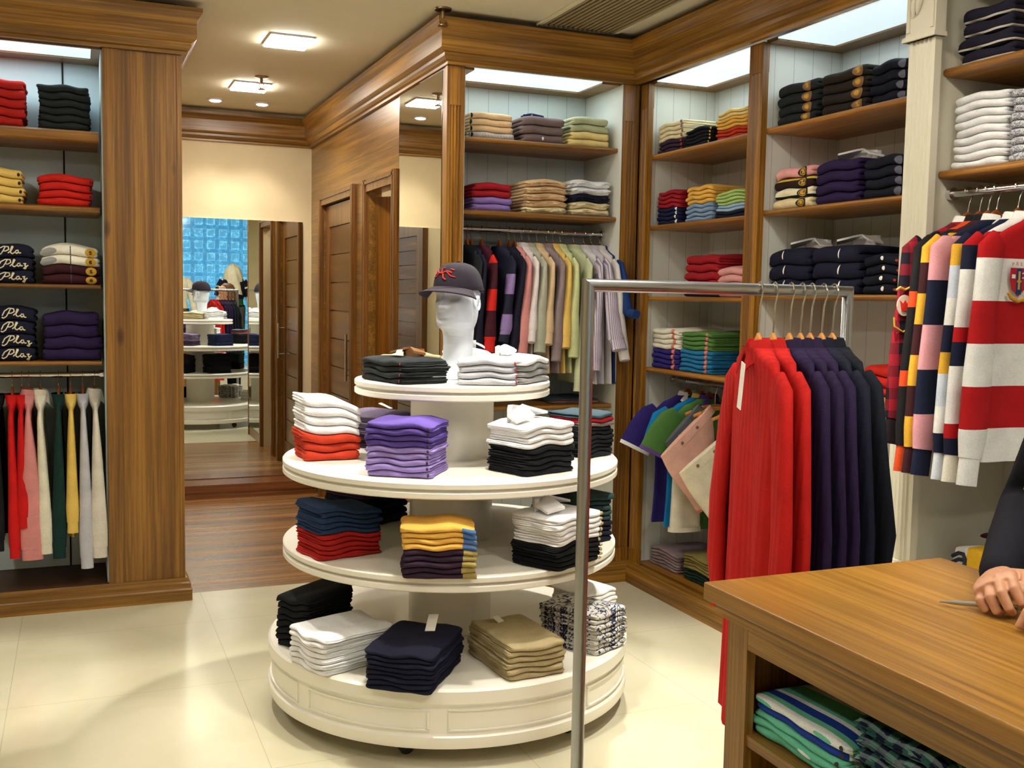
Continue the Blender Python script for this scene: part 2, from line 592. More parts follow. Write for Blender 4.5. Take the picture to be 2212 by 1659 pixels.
# platform under the corridor mirror
pl = MB().box(0.42, XW - 0.03, 7.75, YB - 0.002, 0.0, 0.10)
pl.box(0.42, XW - 0.03, 7.735, 7.75, 0.0, 0.03).box(0.42, XW - 0.03, 7.742, 7.75, 0.045, 0.085)
struct('floor_platform', pl, wood('platform_wood', 0, (140, 84, 38), (92, 50, 20), rough=0.2), smooth=False)


def mirror(label, x0, x1, y0, y1, z0, z1, nx, ny):
    r = empty('wall_mirror', ((x0 + x1) / 2, (y0 + y1) / 2, z0), 0, label, 'mirror')
    cx, cy = (x0 + x1) / 2, (y0 + y1) / 2
    MB().box(x0 - cx, x1 - cx, y0 - cy, y1 - cy, 0, z1 - z0).build('mirror_pane', M_mirror, r, smooth=False)
    e = MB()
    t = 0.006
    if ny:
        e.box(x0 - cx - t, x0 - cx, y0 - cy, y1 - cy, 0, z1 - z0).box(x1 - cx, x1 - cx + t, y0 - cy, y1 - cy, 0, z1 - z0)
    else:
        e.box(x0 - cx, x1 - cx, y0 - cy - t, y0 - cy, 0, z1 - z0).box(x0 - cx, x1 - cx, y1 - cy, y1 - cy + t, 0, z1 - z0)
    e.build('mirror_edge', plain('mirror_edge', (120, 130, 124), 0.15, 1.0), r, smooth=False)


mirror('tall frameless mirror on the cream end wall of the corridor', 0.46, 1.59, YB - 0.012, YB - 0.004, 0.105, 2.045, 0, 1)
mirror('full height mirror strip on the timber wall beside the fluted post', XW - 0.012, XW - 0.004, 4.90, 5.625, 0.11, 2.595, 1, 0)

# shopfront behind the camera: glass block window in a cream wall, seen in the mirror
YF = -2.3
struct('wall_front', MB().box(-3.2, 0.9, YF - 0.1, YF, 0, ZC).box(2.81, 4.2, YF - 0.1, YF, 0, ZC).box(0.9, 2.81, YF - 0.1, YF, 0, 0.25), M_cream, smooth=False)


def block_mat():
    m, nt, b = new_mat('lit_glass_block')
    b.inputs['Base Color'].default_value = lin((90, 150, 190))
    b.inputs['Roughness'].default_value = 0.12
    tc = N(nt, 'ShaderNodeTexCoord')
    sx = N(nt, 'ShaderNodeSeparateXYZ')
    nt.links.new(tc.outputs['Object'], sx.inputs[0])
    d = []
    for ax in (0, 2):
        a = N(nt, 'ShaderNodeMath', operation='MULTIPLY_ADD')
        a.inputs[1].default_value = 5.0
        a.inputs[2].default_value = 20.0
        nt.links.new(sx.outputs[ax], a.inputs[0])
        f = N(nt, 'ShaderNodeMath', operation='FRACT')
        nt.links.new(a.outputs[0], f.inputs[0])
        s = N(nt, 'ShaderNodeMath', operation='SUBTRACT')
        s.inputs[1].default_value = 0.5
        nt.links.new(f.outputs[0], s.inputs[0])
        q = N(nt, 'ShaderNodeMath', operation='ABSOLUTE')
        nt.links.new(s.outputs[0], q.inputs[0])
        d.append(q.outputs[0])
    mx = N(nt, 'ShaderNodeMath', operation='MAXIMUM')
    nt.links.new(d[0], mx.inputs[0])
    nt.links.new(d[1], mx.inputs[1])
    no = N(nt, 'ShaderNodeTexNoise', _Scale=14.0, _Detail=2.0)
    nt.links.new(tc.outputs['Object'], no.inputs['Vector'])
    r = ramp(nt, [(0.0, (0.10, 0.42, 0.72, 1)), (0.26, (0.10, 0.42, 0.72, 1)), (0.29, (0.30, 0.75, 1.0, 1)), (0.33, (0.10, 0.42, 0.72, 1)), (0.36, (0.05, 0.30, 0.60, 1)), (0.46, (0.05, 0.30, 0.60, 1)), (0.49, (0.04, 0.24, 0.5, 1))])
    nt.links.new(mx.outputs[0], r.inputs['Fac'])
    r2 = ramp(nt, [(0.5, (0.8, 0.8, 0.8, 1)), (0.62, (1.7, 1.5, 1.3, 1)), (0.68, (0.8, 0.8, 0.8, 1))])
    nt.links.new(no.outputs['Fac'], r2.inputs['Fac'])
    v = N(nt, 'ShaderNodeVectorMath', operation='MULTIPLY')
    nt.links.new(r.outputs['Color'], v.inputs[0])
    nt.links.new(r2.outputs['Color'], v.inputs[1])
    nt.links.new(v.outputs[0], b.inputs['Emission Color'])
    b.inputs['Emission Strength'].default_value = 0.95
    return m


g = MB().box(0.9, 2.81, YF - 0.06, YF - 0.02, 0.25, ZC)
for i in range(13):
    for j in range(13):
        x, z = 0.8 + 0.2 * i + 0.12, 0.25 + 0.2 * j
        if x + 0.18 > 2.81 or z + 0.18 > ZC: continue
        g.box(x + 0.012, x + 0.188, YF - 0.02, YF - 0.008, z + 0.012, z + 0.188)
struct('window_1', g, block_mat(), smooth=False)

# ------------------------------------------------------------------ ceiling fittings
M_lamp = glow('lamp_diffuser', (1.0, 0.96, 0.90), 20.0)


def lamp_mat(p):
    p = round(p, 1)
    if ('lamp', p) not in CACHE: CACHE[('lamp', p)] = glow('lamp_diffuser_%g' % p, WARM, p * 5.6)
    return CACHE[('lamp', p)]


def area(parent, size, power, col, loc, sy=None, spread=PI):
    l = bpy.data.lights.new('lamp_light', 'AREA')
    l.shape = 'RECTANGLE'
    l.size, l.size_y = size, sy or size
    l.energy = power
    l.color = col
    l.spread = spread
    o = bpy.data.objects.new('lamp_light', l)
    COLL.objects.link(o)
    o.parent = parent
    o.location = loc
    return o


def ceiling_lamp(x, y, label, power=LAMP_W):
    r = empty('ceiling_lamp', (x, y, ZC), 0, label, 'ceiling lamp', 'square ceiling lamps in a row')
    MB().box(-0.115, 0.115, -0.135, 0.135, -0.010, -0.001).build('lamp_housing', plain('lamp_rim', (230, 228, 236), 0.4), r, smooth=False)
    MB().box(-0.108, 0.108, -0.128, 0.128, -0.018, -0.0102).build('diffuser', lamp_mat(power), r, smooth=False)


ceiling_lamp(1.055, 5.68, 'square lit ceiling lamp nearer the cabinets at the corridor mouth', 16)
ceiling_lamp(1.055, 7.01, 'square lit ceiling lamp deeper in the corridor before the mirror', 16)
OUTL = 'square lit ceiling lamp added unseen over the sales floor as fill'
for x, y, p in ((1.055, 4.35, 1.0), (1.055, 3.02, 0.8), (-1.1, 3.6, 1.2), (-1.1, 1.4, 1.2), (1.8, 2.2, 0.9), (1.8, 0.9, 1.0), (1.8, -0.4, 1.2), (0.4, 0.2, 1.0)):  # unseen lamps added as fill and for the corridor floor's sheen
    ceiling_lamp(x, y, OUTL, LAMP_W * p)
ceiling_lamp(2.4, 6.1, 'square lit ceiling lamp inside the fitting room', 14)


def spot(x, y, tx, ty, tz, power, ang, label, tilt=True, blend=0.6):
    r = empty('ceiling_spotlight', (x, y, ZC), 0, label, 'spotlight', 'round ceiling spotlights')
    MB().lathe([(0.055, 0), (0.055, -0.012), (0.04, -0.012), (0.04, -0.004), (0.0, -0.004)], 24).build('spotlight_ring', plain('spot_ring', (214, 208, 200), 0.3), r)
    MB().lathe([(0.0, -0.006), (0.038, -0.006), (0.034, -0.016), (0.0, -0.022)], 20).build('spotlight_lens', M_lamp, r)
    l = bpy.data.lights.new('spotlight_light', 'SPOT')
    l.energy = power
    l.color = WARM
    l.spot_size = math.radians(ang)
    l.spot_blend = blend
    l.shadow_soft_size = 0.05
    o = bpy.data.objects.new('spotlight_light', l)
    COLL.objects.link(o)
    o.parent = r
    o.location = (0, 0, -0.04)
    d = Vector((tx - x, ty - y, tz - ZC + 0.04))
    o.rotation_euler = d.to_track_quat('-Z', 'Y').to_euler()


spot(0.907, 7.61, 0.9, 7.9, 1.2, 25, 80, 'small round spotlight near the end wall further from the timber wall')
spot(1.228, 7.61, 1.2, 7.9, 1.2, 25, 80, 'small round spotlight near the end wall closer to the timber wall')
S_OUT = 'small round spotlight added unseen over the sales floor'  # unseen spotlights added for the light on table, floor and rail
spot(2.25, 4.15, 1.40, 3.45, 0.9, SPOT_W * 4.5, 56, S_OUT, blend=0.4)
spot(1.15, 2.85, 1.30, 3.35, 0.9, SPOT_W * 2.2, 50, S_OUT)
spot(2.1, 2.5, 2.30, 3.2, 0, SPOT_W * 4.2, 40, S_OUT)
spot(-0.9, 3.6, -0.42, 4.3, 0, SPOT_W * 3.0, 26, S_OUT)
spot(0.3, 4.4, 0.85, 3.3, 0.5, SPOT_W * 2.4, 50, S_OUT)
spot(1.3, 1.0, 1.7, 2.2, 1.0, SPOT_W * 0.7, 50, S_OUT)

for x, y, lab in ((1.076, 6.69, 'small metal fire sprinkler on the ceiling behind the square lamp'), (1.597, 4.735, 'metal fire sprinkler on the ceiling at the cornice corner')):
    r = empty('fire_sprinkler', (x, y, ZC), 0, lab, 'sprinkler')
    MB().lathe([(0.042, 0), (0.04, -0.008), (0.014, -0.012), (0.0, -0.012)], 24).build('escutcheon', M_brass, r)
    MB().lathe([(0.0, -0.013), (0.009, -0.013), (0.009, -0.045), (0.0, -0.045)], 12).tube([(-0.012, 0, -0.045), (-0.016, 0, -0.06), (0, 0, -0.075)], 0.004, 6).tube([(0.012, 0, -0.045), (0.016, 0, -0.06), (0, 0, -0.075)], 0.004, 6).build('sprinkler_body', M_brass, r)
    MB().lathe([(0.0, -0.078), (0.024, -0.076), (0.024, -0.08), (0.0, -0.082)], 20).build('deflector', M_brass, r)

r = empty('ceiling_vent', (2.31, 3.6, ZC), 0, 'long slatted ventilation grille in the ceiling beside the cornice', 'vent')
MB().box(-0.2, 0.2, -1.1, 1.165, -0.003, -0.001).build('vent_backing', M_dark, r, smooth=False)
fr = MB().box(-0.215, -0.197, -1.115, 1.18, -0.012, -0.001).box(0.197, 0.215, -1.115, 1.18, -0.012, -0.001).box(-0.197, 0.197, -1.115, -1.098, -0.012, -0.001).box(-0.197, 0.197, 1.163, 1.18, -0.012, -0.001)
fr.build('vent_frame', M_ceil, r, smooth=False)
sl = MB()
for i in range(15): sl.box(-0.19 + i * 0.0262, -0.19 + i * 0.0262 + 0.011, -1.098, 1.163, -0.011, -0.004)
sl.build('vent_slats', plain('vent_metal', (170, 152, 116), 0.5), r, smooth=False)
# ------------------------------------------------------------------ fitted shelving
M_shelflight = glow('shelf_light_panel', COOL, 1.0)


def set_panel(m, s):
    m.node_tree.nodes['Principled BSDF'].inputs['Emission Strength'].default_value = s


set_panel(M_shelflight, 0.8)


def fluted(x0, x1, n, depth=0.008, back=0.03, margin=0.014):
    """plan outline of a board, front edge on y=0 facing -y, with n rounded flutes"""
    p = [(x0, back), (x0, 0)]
    wd = (x1 - x0 - 2 * margin) / n
    for i in range(n):
        a = x0 + margin + i * wd
        for k in range(7):
            t = k / 6
            p.append((a + wd * (0.12 + 0.76 * t), depth * math.sin(PI * t)))
    p += [(x1, 0), (x1, back)]
    return p[::-1]


def nosed(mb, a0, a1, f, bk, z, th, axis):
    """shelf slab with a rounded front; along axis a0..a1, front coordinate f, back bk"""
    s = 1 if bk > f else -1
    r = th / 2
    prof = [(bk, z), (f + s * r, z)] + [(f + s * (r - r * math.sin(t)), z - r + r * math.cos(t)) for t in [PI * k / 8 for k in range(1, 8)]] + [(f + s * r, z - th), (bk, z - th)]
    R = [[((a, q, h) if axis == 'x' else (q, a, h)) for q, h in prof] for a in (a0, a1)]
    mb.rings(R)
    return mb


def shelf_lamp(root, x0, x1, y0, y1, org, k=1.0):
    l = area(root, x1 - x0 - 0.02, k * SHELF_W * (x1 - x0) * (y1 - y0) / 0.2, COOL, ((x0 + x1) / 2 - org.x, (y0 + y1) / 2 - org.y, 2.6045), y1 - y0 - 0.02, PI)
    l.name = l.data.name = 'shelf_light'


PLINTH = [(0.0, 0.0), (0.03, 0.0), (0.03, 0.055), (0.024, 0.062), (0.024, 0.085), (0.012, 0.092), (0.008, 0.11), (0.0, 0.11)]

# ---- cabinet with the script sweaters
cabL = empty('shelving_cabinet', (-0.3, 5.21, 0), 0, 'brown timber wall cabinet ending in a broad wooden post at the corridor', 'shelving')
LO = Vector((-0.3, 5.21, 0))


def part(mb, name, mat, root, org, smooth=True, **k):
    mb.v = [(x - org.x, y - org.y, z - org.z) for x, y, z in mb.v]
    return mb.build(name, mat, root, smooth, **k)


part(MB().box(-1.1, 0.12, 5.63, 5.66, 0.11, 2.655), 'back_panel', plain('blue_grey_boards', (192, 208, 212), 0.5), cabL, LO, False)  # one even blue-grey board colour
gl = MB()
for x in (-0.62, -0.05): gl.box(x - 0.004, x + 0.004, 5.626, 5.6299, 0.11, 2.6)
part(gl, 'panel_joint', M_dark, cabL, LO, False)
part(MB().box(0.1205, 0.467, 5.212, 5.66, 0.10, 2.604).box(0.1205, 0.19, 5.206, 5.212, 0.10, 2.604).box(0.445, 0.467, 5.2085, 5.212, 0.10, 2.604), 'post', M_col, cabL, LO, False)
part(MB().box(0.114, 0.12, 5.235, 5.63, 0.11, 2.6), 'side_panel', plain('blue_grey_boards', (192, 208, 212), 0.5), cabL, LO, False)
part(MB().box(-1.13, -1.1, 5.212, 5.66, 0.1, 2.604), 'end_panel', M_col, cabL, LO, False)
part(MB().sweep(PLINTH, [(-1.13, 5.21), (0.467, 5.21), (0.467, 5.66)]), 'plinth', M_wx, cabL, LO, ang=20)
part(MB().box(-1.1, 0.12, 5.215, 5.66, 0.0, 0.108), 'bottom_board', plain('dark_base_board', (70, 44, 26), 0.5), cabL, LO, False)
for z, th in ((2.233, 0.055), (1.885, 0.03), (1.525, 0.02), (1.168, 0.02)):
    part(nosed(MB(), -1.1, 0.103, 5.25, 5.625, z, th, 'x'), 'shelf', M_shelf, cabL, LO)
part(MB().box(-1.1, 0.114, 5.5, 5.628, 2.60, 2.615).box(0.075, 0.114, 5.24, 5.5, 2.60, 2.615).box(-1.1, 0.075, 5.235, 5.25, 2.60, 2.615), 'light_surround', M_wx, cabL, LO, False)
part(MB().box(-1.1, 0.075, 5.25, 5.5, 2.607, 2.612), 'light_panel', M_shelflight, cabL, LO, False)
shelf_lamp(cabL, -1.1, 0.075, 5.25, 5.5, LO, 2.2)
part(MB().tube([(-1.1, 5.40, 1.095), (0.095, 5.40, 1.095)], 0.013, 16).tube([(0.095, 5.40, 1.095), (0.113, 5.40, 1.095)], 0.02, 16), 'clothes_rail', M_chrome, cabL, LO)

# ---- cabinet beside the mirror, facing the shop
cabB = empty('shelving_cabinet', (2.18, 4.82, 0), 0, 'timber and grey cabinet with shirts hanging, beside the mirror strip', 'shelving')
BO = Vector((2.18, 4.82, 0))
part(MB().box(1.742, 2.62, 5.252, 5.27, 0.11, 2.655), 'back_panel', M_cab, cabB, BO, False)
part(MB().box(1.74, 1.755, 4.85, 5.25, 0.11, 2.604), 'side_panel', M_cabs, cabB, BO, False)
part(MB().box(2.607, 2.622, 4.823, 5.25, 0.11, 2.604), 'side_panel', M_cabs, cabB, BO, False)
part(MB().prism(fluted(1.652, 1.741, 4), 0.11, 2.42).box(1.652, 1.741, 0.0, 0.03, 2.42, 2.604), 'fluted_post', M_stile, cabB, Vector((2.18, 0, 0)))
part(MB().prism(fluted(2.608, 2.703, 4), 0.18, 2.42).box(2.608, 2.703, 0.0, 0.03, 2.42, 2.604).box(2.606, 2.705, -0.004, 0.03, 0.1, 0.18), 'fluted_post', M_stile, cabB, Vector((2.18, 0, 0)))
part(MB().box(1.655, 1.742, 4.85, 5.27, 0.11, 2.604), 'end_panel', M_stile, cabB, BO, False)
part(MB().box(1.742, 2.606, 4.83, 5.25, 0.0, 0.108), 'bottom_board', M_shelf, cabB, BO, False)
for z, th in ((2.285, 0.024), (1.93, 0.024), (0.95, 0.024)):
    part(nosed(MB(), 1.756, 2.606, 4.86, 5.25, z, th, 'x'), 'shelf', M_shelf, cabB, BO)
part(MB().box(1.756, 2.606, 5.13, 5.25, 2.60, 2.615).box(2.5, 2.606, 4.85, 5.13, 2.60, 2.615).box(1.756, 1.80, 4.85, 5.13, 2.6, 2.615), 'light_surround', M_wx, cabB, BO, False)
part(MB().box(1.80, 2.5, 4.85, 5.13, 2.607, 2.612), 'light_panel', M_shelflight, cabB, BO, False)
shelf_lamp(cabB, 1.80, 2.5, 4.85, 5.13, BO, 1.5)
part(MB().tube([(1.756, 5.0, 1.845), (2.59, 5.0, 1.845)], 0.013, 16).tube([(2.59, 5.0, 1.845), (2.606, 5.0, 1.845)], 0.022, 16), 'clothes_rail', M_chrome, cabB, BO)

# ---- two bays along the right-hand wall
ZS1 = (2.245, 1.885, 1.52, 1.15)
ZS2 = (2.245, 1.895, 1.536, 1.155)


def wall_bay(label, y0, y1, zs, rail, post):
    r = empty('shelving_cabinet', (2.71, (y0 + y1) / 2, 0), 0, label, 'shelving')
    o = Vector((2.71, (y0 + y1) / 2, 0))
    part(MB().box(3.132, 3.15, y0 - 0.0, y1, 0.11, 2.655), 'back_panel', M_caby, r, o, False)
    part(MB().box(2.74, 3.131, y1 - 0.013, y1, 0.11, 2.604), 'side_panel', grooved('cabinet_side', (216, 216, 208), (0,), 0.1), r, o, False)
    part(MB().box(2.74, 3.131, y0, y0 + 0.013, 0.11, 2.604), 'side_panel', M_cabs, r, o, False)
    part(MB().box(2.745, 3.131, y0, y1, 0.0, 0.108), 'bottom_board', M_shelfy, r, o, False)
    for z in zs:
        part(nosed(MB(), y0 + 0.016, y1 - 0.016, 2.742, 3.13, z, 0.022, 'y'), 'shelf', M_shelfy, r, o)
    part(MB().box(3.03, 3.131, y0 + 0.014, y1 - 0.014, 2.60, 2.615).box(2.735, 3.03, y1 - 0.09, y1 - 0.014, 2.60, 2.615).box(2.735, 3.03, y0 + 0.014, y0 + 0.06, 2.60, 2.615), 'light_surround', M_wy, r, o, False)
    part(MB().box(2.735, 3.03, y0 + 0.06, y1 - 0.09, 2.607, 2.612), 'light_panel', M_shelflight, r, o, False)
    shelf_lamp(r, 2.735, 3.03, y0 + 0.06, y1 - 0.09, o)
    part(MB().tube([(2.93, y0 + 0.014, rail), (2.93, y1 - 0.014, rail)], 0.013, 16).tube([(2.93, y1 - 0.03, rail), (2.93, y1 - 0.0135, rail)], 0.022, 16), 'clothes_rail', M_chrome, r, o)
    a, b_ = post
    pts = [(q, -p) for p, q in fluted(-b_, -a, 3)]
    part(MB().prism([(2.71 + x, y) for x, y in pts], 0.18, 2.48).box(2.71, 2.742, a, b_, 2.48, 2.604).box(2.708, 2.742, a, b_, 0.1, 0.18), 'fluted_post', M_stile, r, o)
    return r


wall_bay('timber wall bay of bright polos in the inner corner, red and yellow stacks', 3.84, 4.79, ZS1, 1.085, (4.737, 4.815))
wall_bay('timber wall bay of dark sweaters between a timber post and white pilaster', 2.90, 3.80, ZS2, 0.75, (3.772, 3.870))
for nm_, leg, mt in zip(('baseboard_back', 'baseboard_right'), MB().legs(PLINTH, [(1.655, 4.82), (2.71, 4.82), (2.71, 2.9)]), (M_wx, M_wy)):
    struct(nm_, leg, mt, ang=20)

# ---- white cabinet with the rugby shirts
cabW = empty('shelving_cabinet', (2.71, 2.3, 0), 0, 'white cabinet with a fluted pilaster and striped rugby shirts hanging', 'shelving')
WO = Vector((2.71, 2.3, 0))
part(MB().box(3.132, 3.15, 1.5, 2.86, 0.0, 2.8), 'back_panel', M_caby, cabW, WO, False)
part(MB().box(2.70, 3.131, 2.79, 2.858, 0.0, 2.8), 'side_panel', M_whitep, cabW, WO, False)
part(MB().box(2.70, 3.131, 1.5, 1.56, 0.0, 2.8), 'side_panel', M_whitep, cabW, WO, False)
fl = [(q, -p) for p, q in fluted(-2.872, -2.752, 5, 0.007)]
part(MB().prism([(2.665 + x, y) for x, y in fl], 0.6, 2.40), 'pilaster', M_whitep, cabW, WO)
part(MB().box(2.655, 2.70, 2.745, 2.88, 0.0, 0.575).box(2.648, 2.70, 2.74, 2.885, 0.575, 0.59).box(2.658, 2.7, 2.748, 2.876, 0.59, 0.6), 'pilaster_base', M_whitep, cabW, WO, False)
part(MB().box(2.655, 2.70, 2.745, 2.88, 2.40, 2.8).box(2.645, 2.70, 2.737, 2.887, 2.40, 2.415).box(2.65, 2.655, 2.752, 2.765, 2.43, 2.75).box(2.65, 2.655, 2.86, 2.873, 2.43, 2.75), 'pilaster_capital', M_whitep, cabW, WO, False)
lf = MB()
for k, (dy, dz, ln, an) in enumerate(((0.0, 0.0, 0.1, 0.5), (0.025, -0.01, 0.085, 0.25), (-0.022, 0.03, 0.08, 0.9), (0.0, 0.12, 0.09, 0.6), (0.028, 0.1, 0.07, 0.2))):
    pts = [(2.65 - 0.004 * math.sin(PI * t), 2.812 + dy - math.sin(an) * (t - 0.5) * ln * 0.6, 2.53 + dz + math.cos(an) * (t - 0.5) * ln) for t in [i / 8 for i in range(9)]]
    lf.tube(pts, [0.003 + 0.009 * math.sin(PI * i / 8) for i in range(9)], 8)
part(lf, 'carved_leaf', M_whitep, cabW, WO)
part(MB().box(2.712, 2.735, 2.872, 2.899, 0.1, 2.604), 'edge_strip', M_stile, cabW, WO, False)
for z in (2.306, 1.962):
    part(nosed(MB(), 1.56, 2.788, 2.742, 3.13, z, 0.028, 'y'), 'shelf', M_shelfy, cabW, WO)
part(MB().box(2.70, 3.131, 1.56, 2.765, 0.40, 0.44), 'bottom_board', M_cabs, cabW, WO, False)
part(MB().box(2.71, 2.73, 1.56, 2.765, 0.0, 0.40), 'front_panel', M_whitep, cabW, WO, False)
part(MB().tube([(2.80, 1.56, 1.885), (2.80, 2.77, 1.885)], 0.013, 16).tube([(2.80, 2.77, 1.885), (2.80, 2.7895, 1.885)], 0.022, 16), 'clothes_rail', M_chrome, cabW, WO)
# ------------------------------------------------------------------ round display table
TX, TY = 1.29, 3.66
TIER = {1: 1.195, 2: 0.909, 3: 0.607, 4: 0.258}
tab = empty('display_table', (TX, TY, 0), 0, 'round white four tier display table carrying piles of folded clothes', 'display table')
MB().lathe([(0.0, 0.075), (0.655, 0.075), (0.668, 0.062), (0.672, 0.075), (0.672, 0.10), (0.662, 0.106), (0.66, 0.11), (0.66, 0.198), (0.664, 0.203), (0.672, 0.21), (0.672, 0.25), (0.664, 0.258), (0.0, 0.258)], 128).build('base', M_white, tab, ang=25)
pm = MB()
for k in range(8):
    a0, a1 = 2 * PI * k / 8 + 0.045 + 4.33, 2 * PI * (k + 1) / 8 - 0.045 + 4.33
    R0, R1 = 0.6595, 0.666
    for z0, z1, aa, bb in ((0.118, 0.124, a0, a1), (0.184, 0.190, a0, a1), (0.124, 0.184, a0, a0 + 0.012), (0.124, 0.184, a1 - 0.012, a1)):
        n = max(2, int((bb - aa) / 0.04) + 1)
        R = []
        for i in range(n + 1):
            t = aa + (bb - aa) * i / n
            c, s = math.cos(t), math.sin(t)
            R.append([(R0 * c, R0 * s, z0), (R1 * c, R1 * s, z0 + 0.001), (R1 * c, R1 * s, z1 - 0.001), (R0 * c, R0 * s, z1)])
        pm.rings(R)
pm.build('panel_moulding', M_white, tab, ang=25)
for k in range(6):
    a = 2 * PI * k / 6 + 4.13
    c = MB().tube([(0.57 * math.cos(a), 0.57 * math.sin(a) - 0.012, 0.026), (0.57 * math.cos(a), 0.57 * math.sin(a) + 0.012, 0.026)], 0.026, 16)
    c.build('caster', M_black, tab)
    MB().box(0.57 * math.cos(a) - 0.02, 0.57 * math.cos(a) + 0.02, 0.57 * math.sin(a) - 0.018, 0.57 * math.sin(a) + 0.018, 0.053, 0.075).build('caster_plate', M_steel, tab, False)
for n, (z, R) in {1: (1.195, 0.363), 2: (0.909, 0.621), 3: (0.607, 0.620)}.items():
    MB().lathe([(0.0, z - 0.052), (R - 0.005, z - 0.052), (R, z - 0.048), (R, z - 0.033), (R - 0.004, z - 0.030), (R - 0.014, z - 0.030), (R - 0.014, z - 0.021), (R - 0.004, z - 0.021), (R, z - 0.018), (R, z - 0.004), (R - 0.004, z), (0.0, z)], 128).build('tier', M_white, tab, ang=30)
for z0, z1 in ((0.2585, 0.5545), (0.6075, 0.8565), (0.9095, 1.1425)):
    MB().lathe([(0.0, z0), (0.155, z0), (0.155, z1), (0.0, z1)], 64).build('drum', M_white, tab, ang=30)

# ------------------------------------------------------------------ rolling rail
RZ = 1.532
RA, RB = Vector((1.075, 2.13, RZ)), Vector((1.905, 2.235, RZ))
rd = (RB - RA).normalized()
RANG = math.atan2(rd.y, rd.x)
rk = empty('clothes_rack', (RA.x, RA.y, 0), RANG, 'brushed steel rolling rail hung with red and navy sweaters', 'clothes rack')
RL = (RB - RA).length
TR = 0.0150


def mitre_frame():
    n = 24
    def ring(c, ax, ay):
        return [c + ax * (TR * math.cos(2 * PI * k / n)) + ay * (TR * math.sin(2 * PI * k / n)) for k in range(n)]
    X, Y, Z = Vector((1, 0, 0)), Vector((0, 1, 0)), Vector((0, 0, 1))
    post1 = MB().rings([ring(Vector((0, 0, 0.09)), X, Y), ring(Vector((0, 0, RZ)), X - Z * 1.0, Y)][:2])
    return post1, ring, X, Y, Z


_, ring, X3, Y3, Z3 = mitre_frame()
top = MB().rings([ring(Vector((0, 0, RZ)), X3 + Z3, Y3)[::1], ring(Vector((RL, 0, RZ)), Z3 - X3, Y3)])
# build the three tubes with 45 degree mitres
def mitred(p0, p1, cut0, cut1):
    n = 24
    d = (p1 - p0).normalized()
    a = Y3
    b = d.cross(a)
    R = []
    for p, c in ((p0, cut0), (p1, cut1)):
        R.append([p + a * (TR * math.cos(2 * PI * k / n)) + b * (TR * math.sin(2 * PI * k / n)) + d * (c * TR * math.sin(2 * PI * k / n)) for k in range(n)])
    return MB().rings(R)


mitred(Vector((0, 0, RZ)), Vector((RL, 0, RZ)), -1, 1).build('hanging_bar', M_steel, rk, ang=50)
mitred(Vector((0, 0, 0.1)), Vector((0, 0, RZ)), 0, 1).build('upright', M_steel, rk, ang=50)
mitred(Vector((RL, 0, 0.1)), Vector((RL, 0, RZ)), 0, -1).build('upright', M_steel, rk, ang=50)
for x in (0, RL):
    MB().tube([(x, -0.25, 0.1), (x, 0.25, 0.1)], TR, 16).build('foot', M_steel, rk)
    for y in (-0.22, 0.22):
        MB().tube([(x - 0.012, y, 0.035), (x + 0.012, y, 0.035)], 0.0345, 16).tube([(x, y, 0.06), (x, y, 0.1)], 0.01, 8).build('caster', M_black, rk)

# ------------------------------------------------------------------ counter
CX0, CX1, CY1, CY0 = 1.15, 1.77, 1.736, -0.1
ct = empty('counter', ((CX0 + CX1) / 2, (CY0 + CY1) / 2, 0), 0, 'honey wood sales counter with an open shelf of striped shirts', 'counter')
KO = Vector(((CX0 + CX1) / 2, (CY0 + CY1) / 2, 0))
part(MB().box(CX0, CX1, CY0, CY1, 0.905, 0.94), 'counter_top', M_counter, ct, KO, bevel=0.003)
part(MB().box(CX0 + 0.018, CX1 - 0.018, CY0 + 0.02, CY1 - 0.02, 0.885, 0.9045).box(CX0 + 0.03, CX1 - 0.03, CY0 + 0.03, CY1 - 0.03, 0.872, 0.885), 'apron', M_countery, ct, KO, False)
part(MB().box(CX0 + 0.035, CX0 + 0.055, CY1 - 0.105, CY1 - 0.04, 0.0, 0.8715), 'stile', M_counterv, ct, KO, False)
part(MB().box(CX0 + 0.035, CX0 + 0.055, CY0 + 0.04, CY1 - 0.106, 0.83, 0.8715), 'top_rail', M_countery, ct, KO, False)
part(MB().box(CX0 + 0.056, CX1 - 0.04, CY1 - 0.06, CY1 - 0.04, 0.0, 0.8715), 'end_panel', M_counterv, ct, KO, False)
part(MB().box(CX0 + 0.056, CX1 - 0.04, CY0 + 0.04, CY0 + 0.06, 0.0, 0.8715), 'end_panel', M_counterv, ct, KO, False)
part(MB().box(CX1 - 0.04, CX1 - 0.02, CY0 + 0.04, CY1 - 0.04, 0.0, 0.8715), 'back_panel', M_counterv, ct, KO, False)
for z in (0.66, 0.32):
    part(MB().box(CX0 + 0.04, CX1 - 0.041, CY0 + 0.061, CY1 - 0.061, z - 0.022, z), 'shelf', M_countery, ct, KO, False)
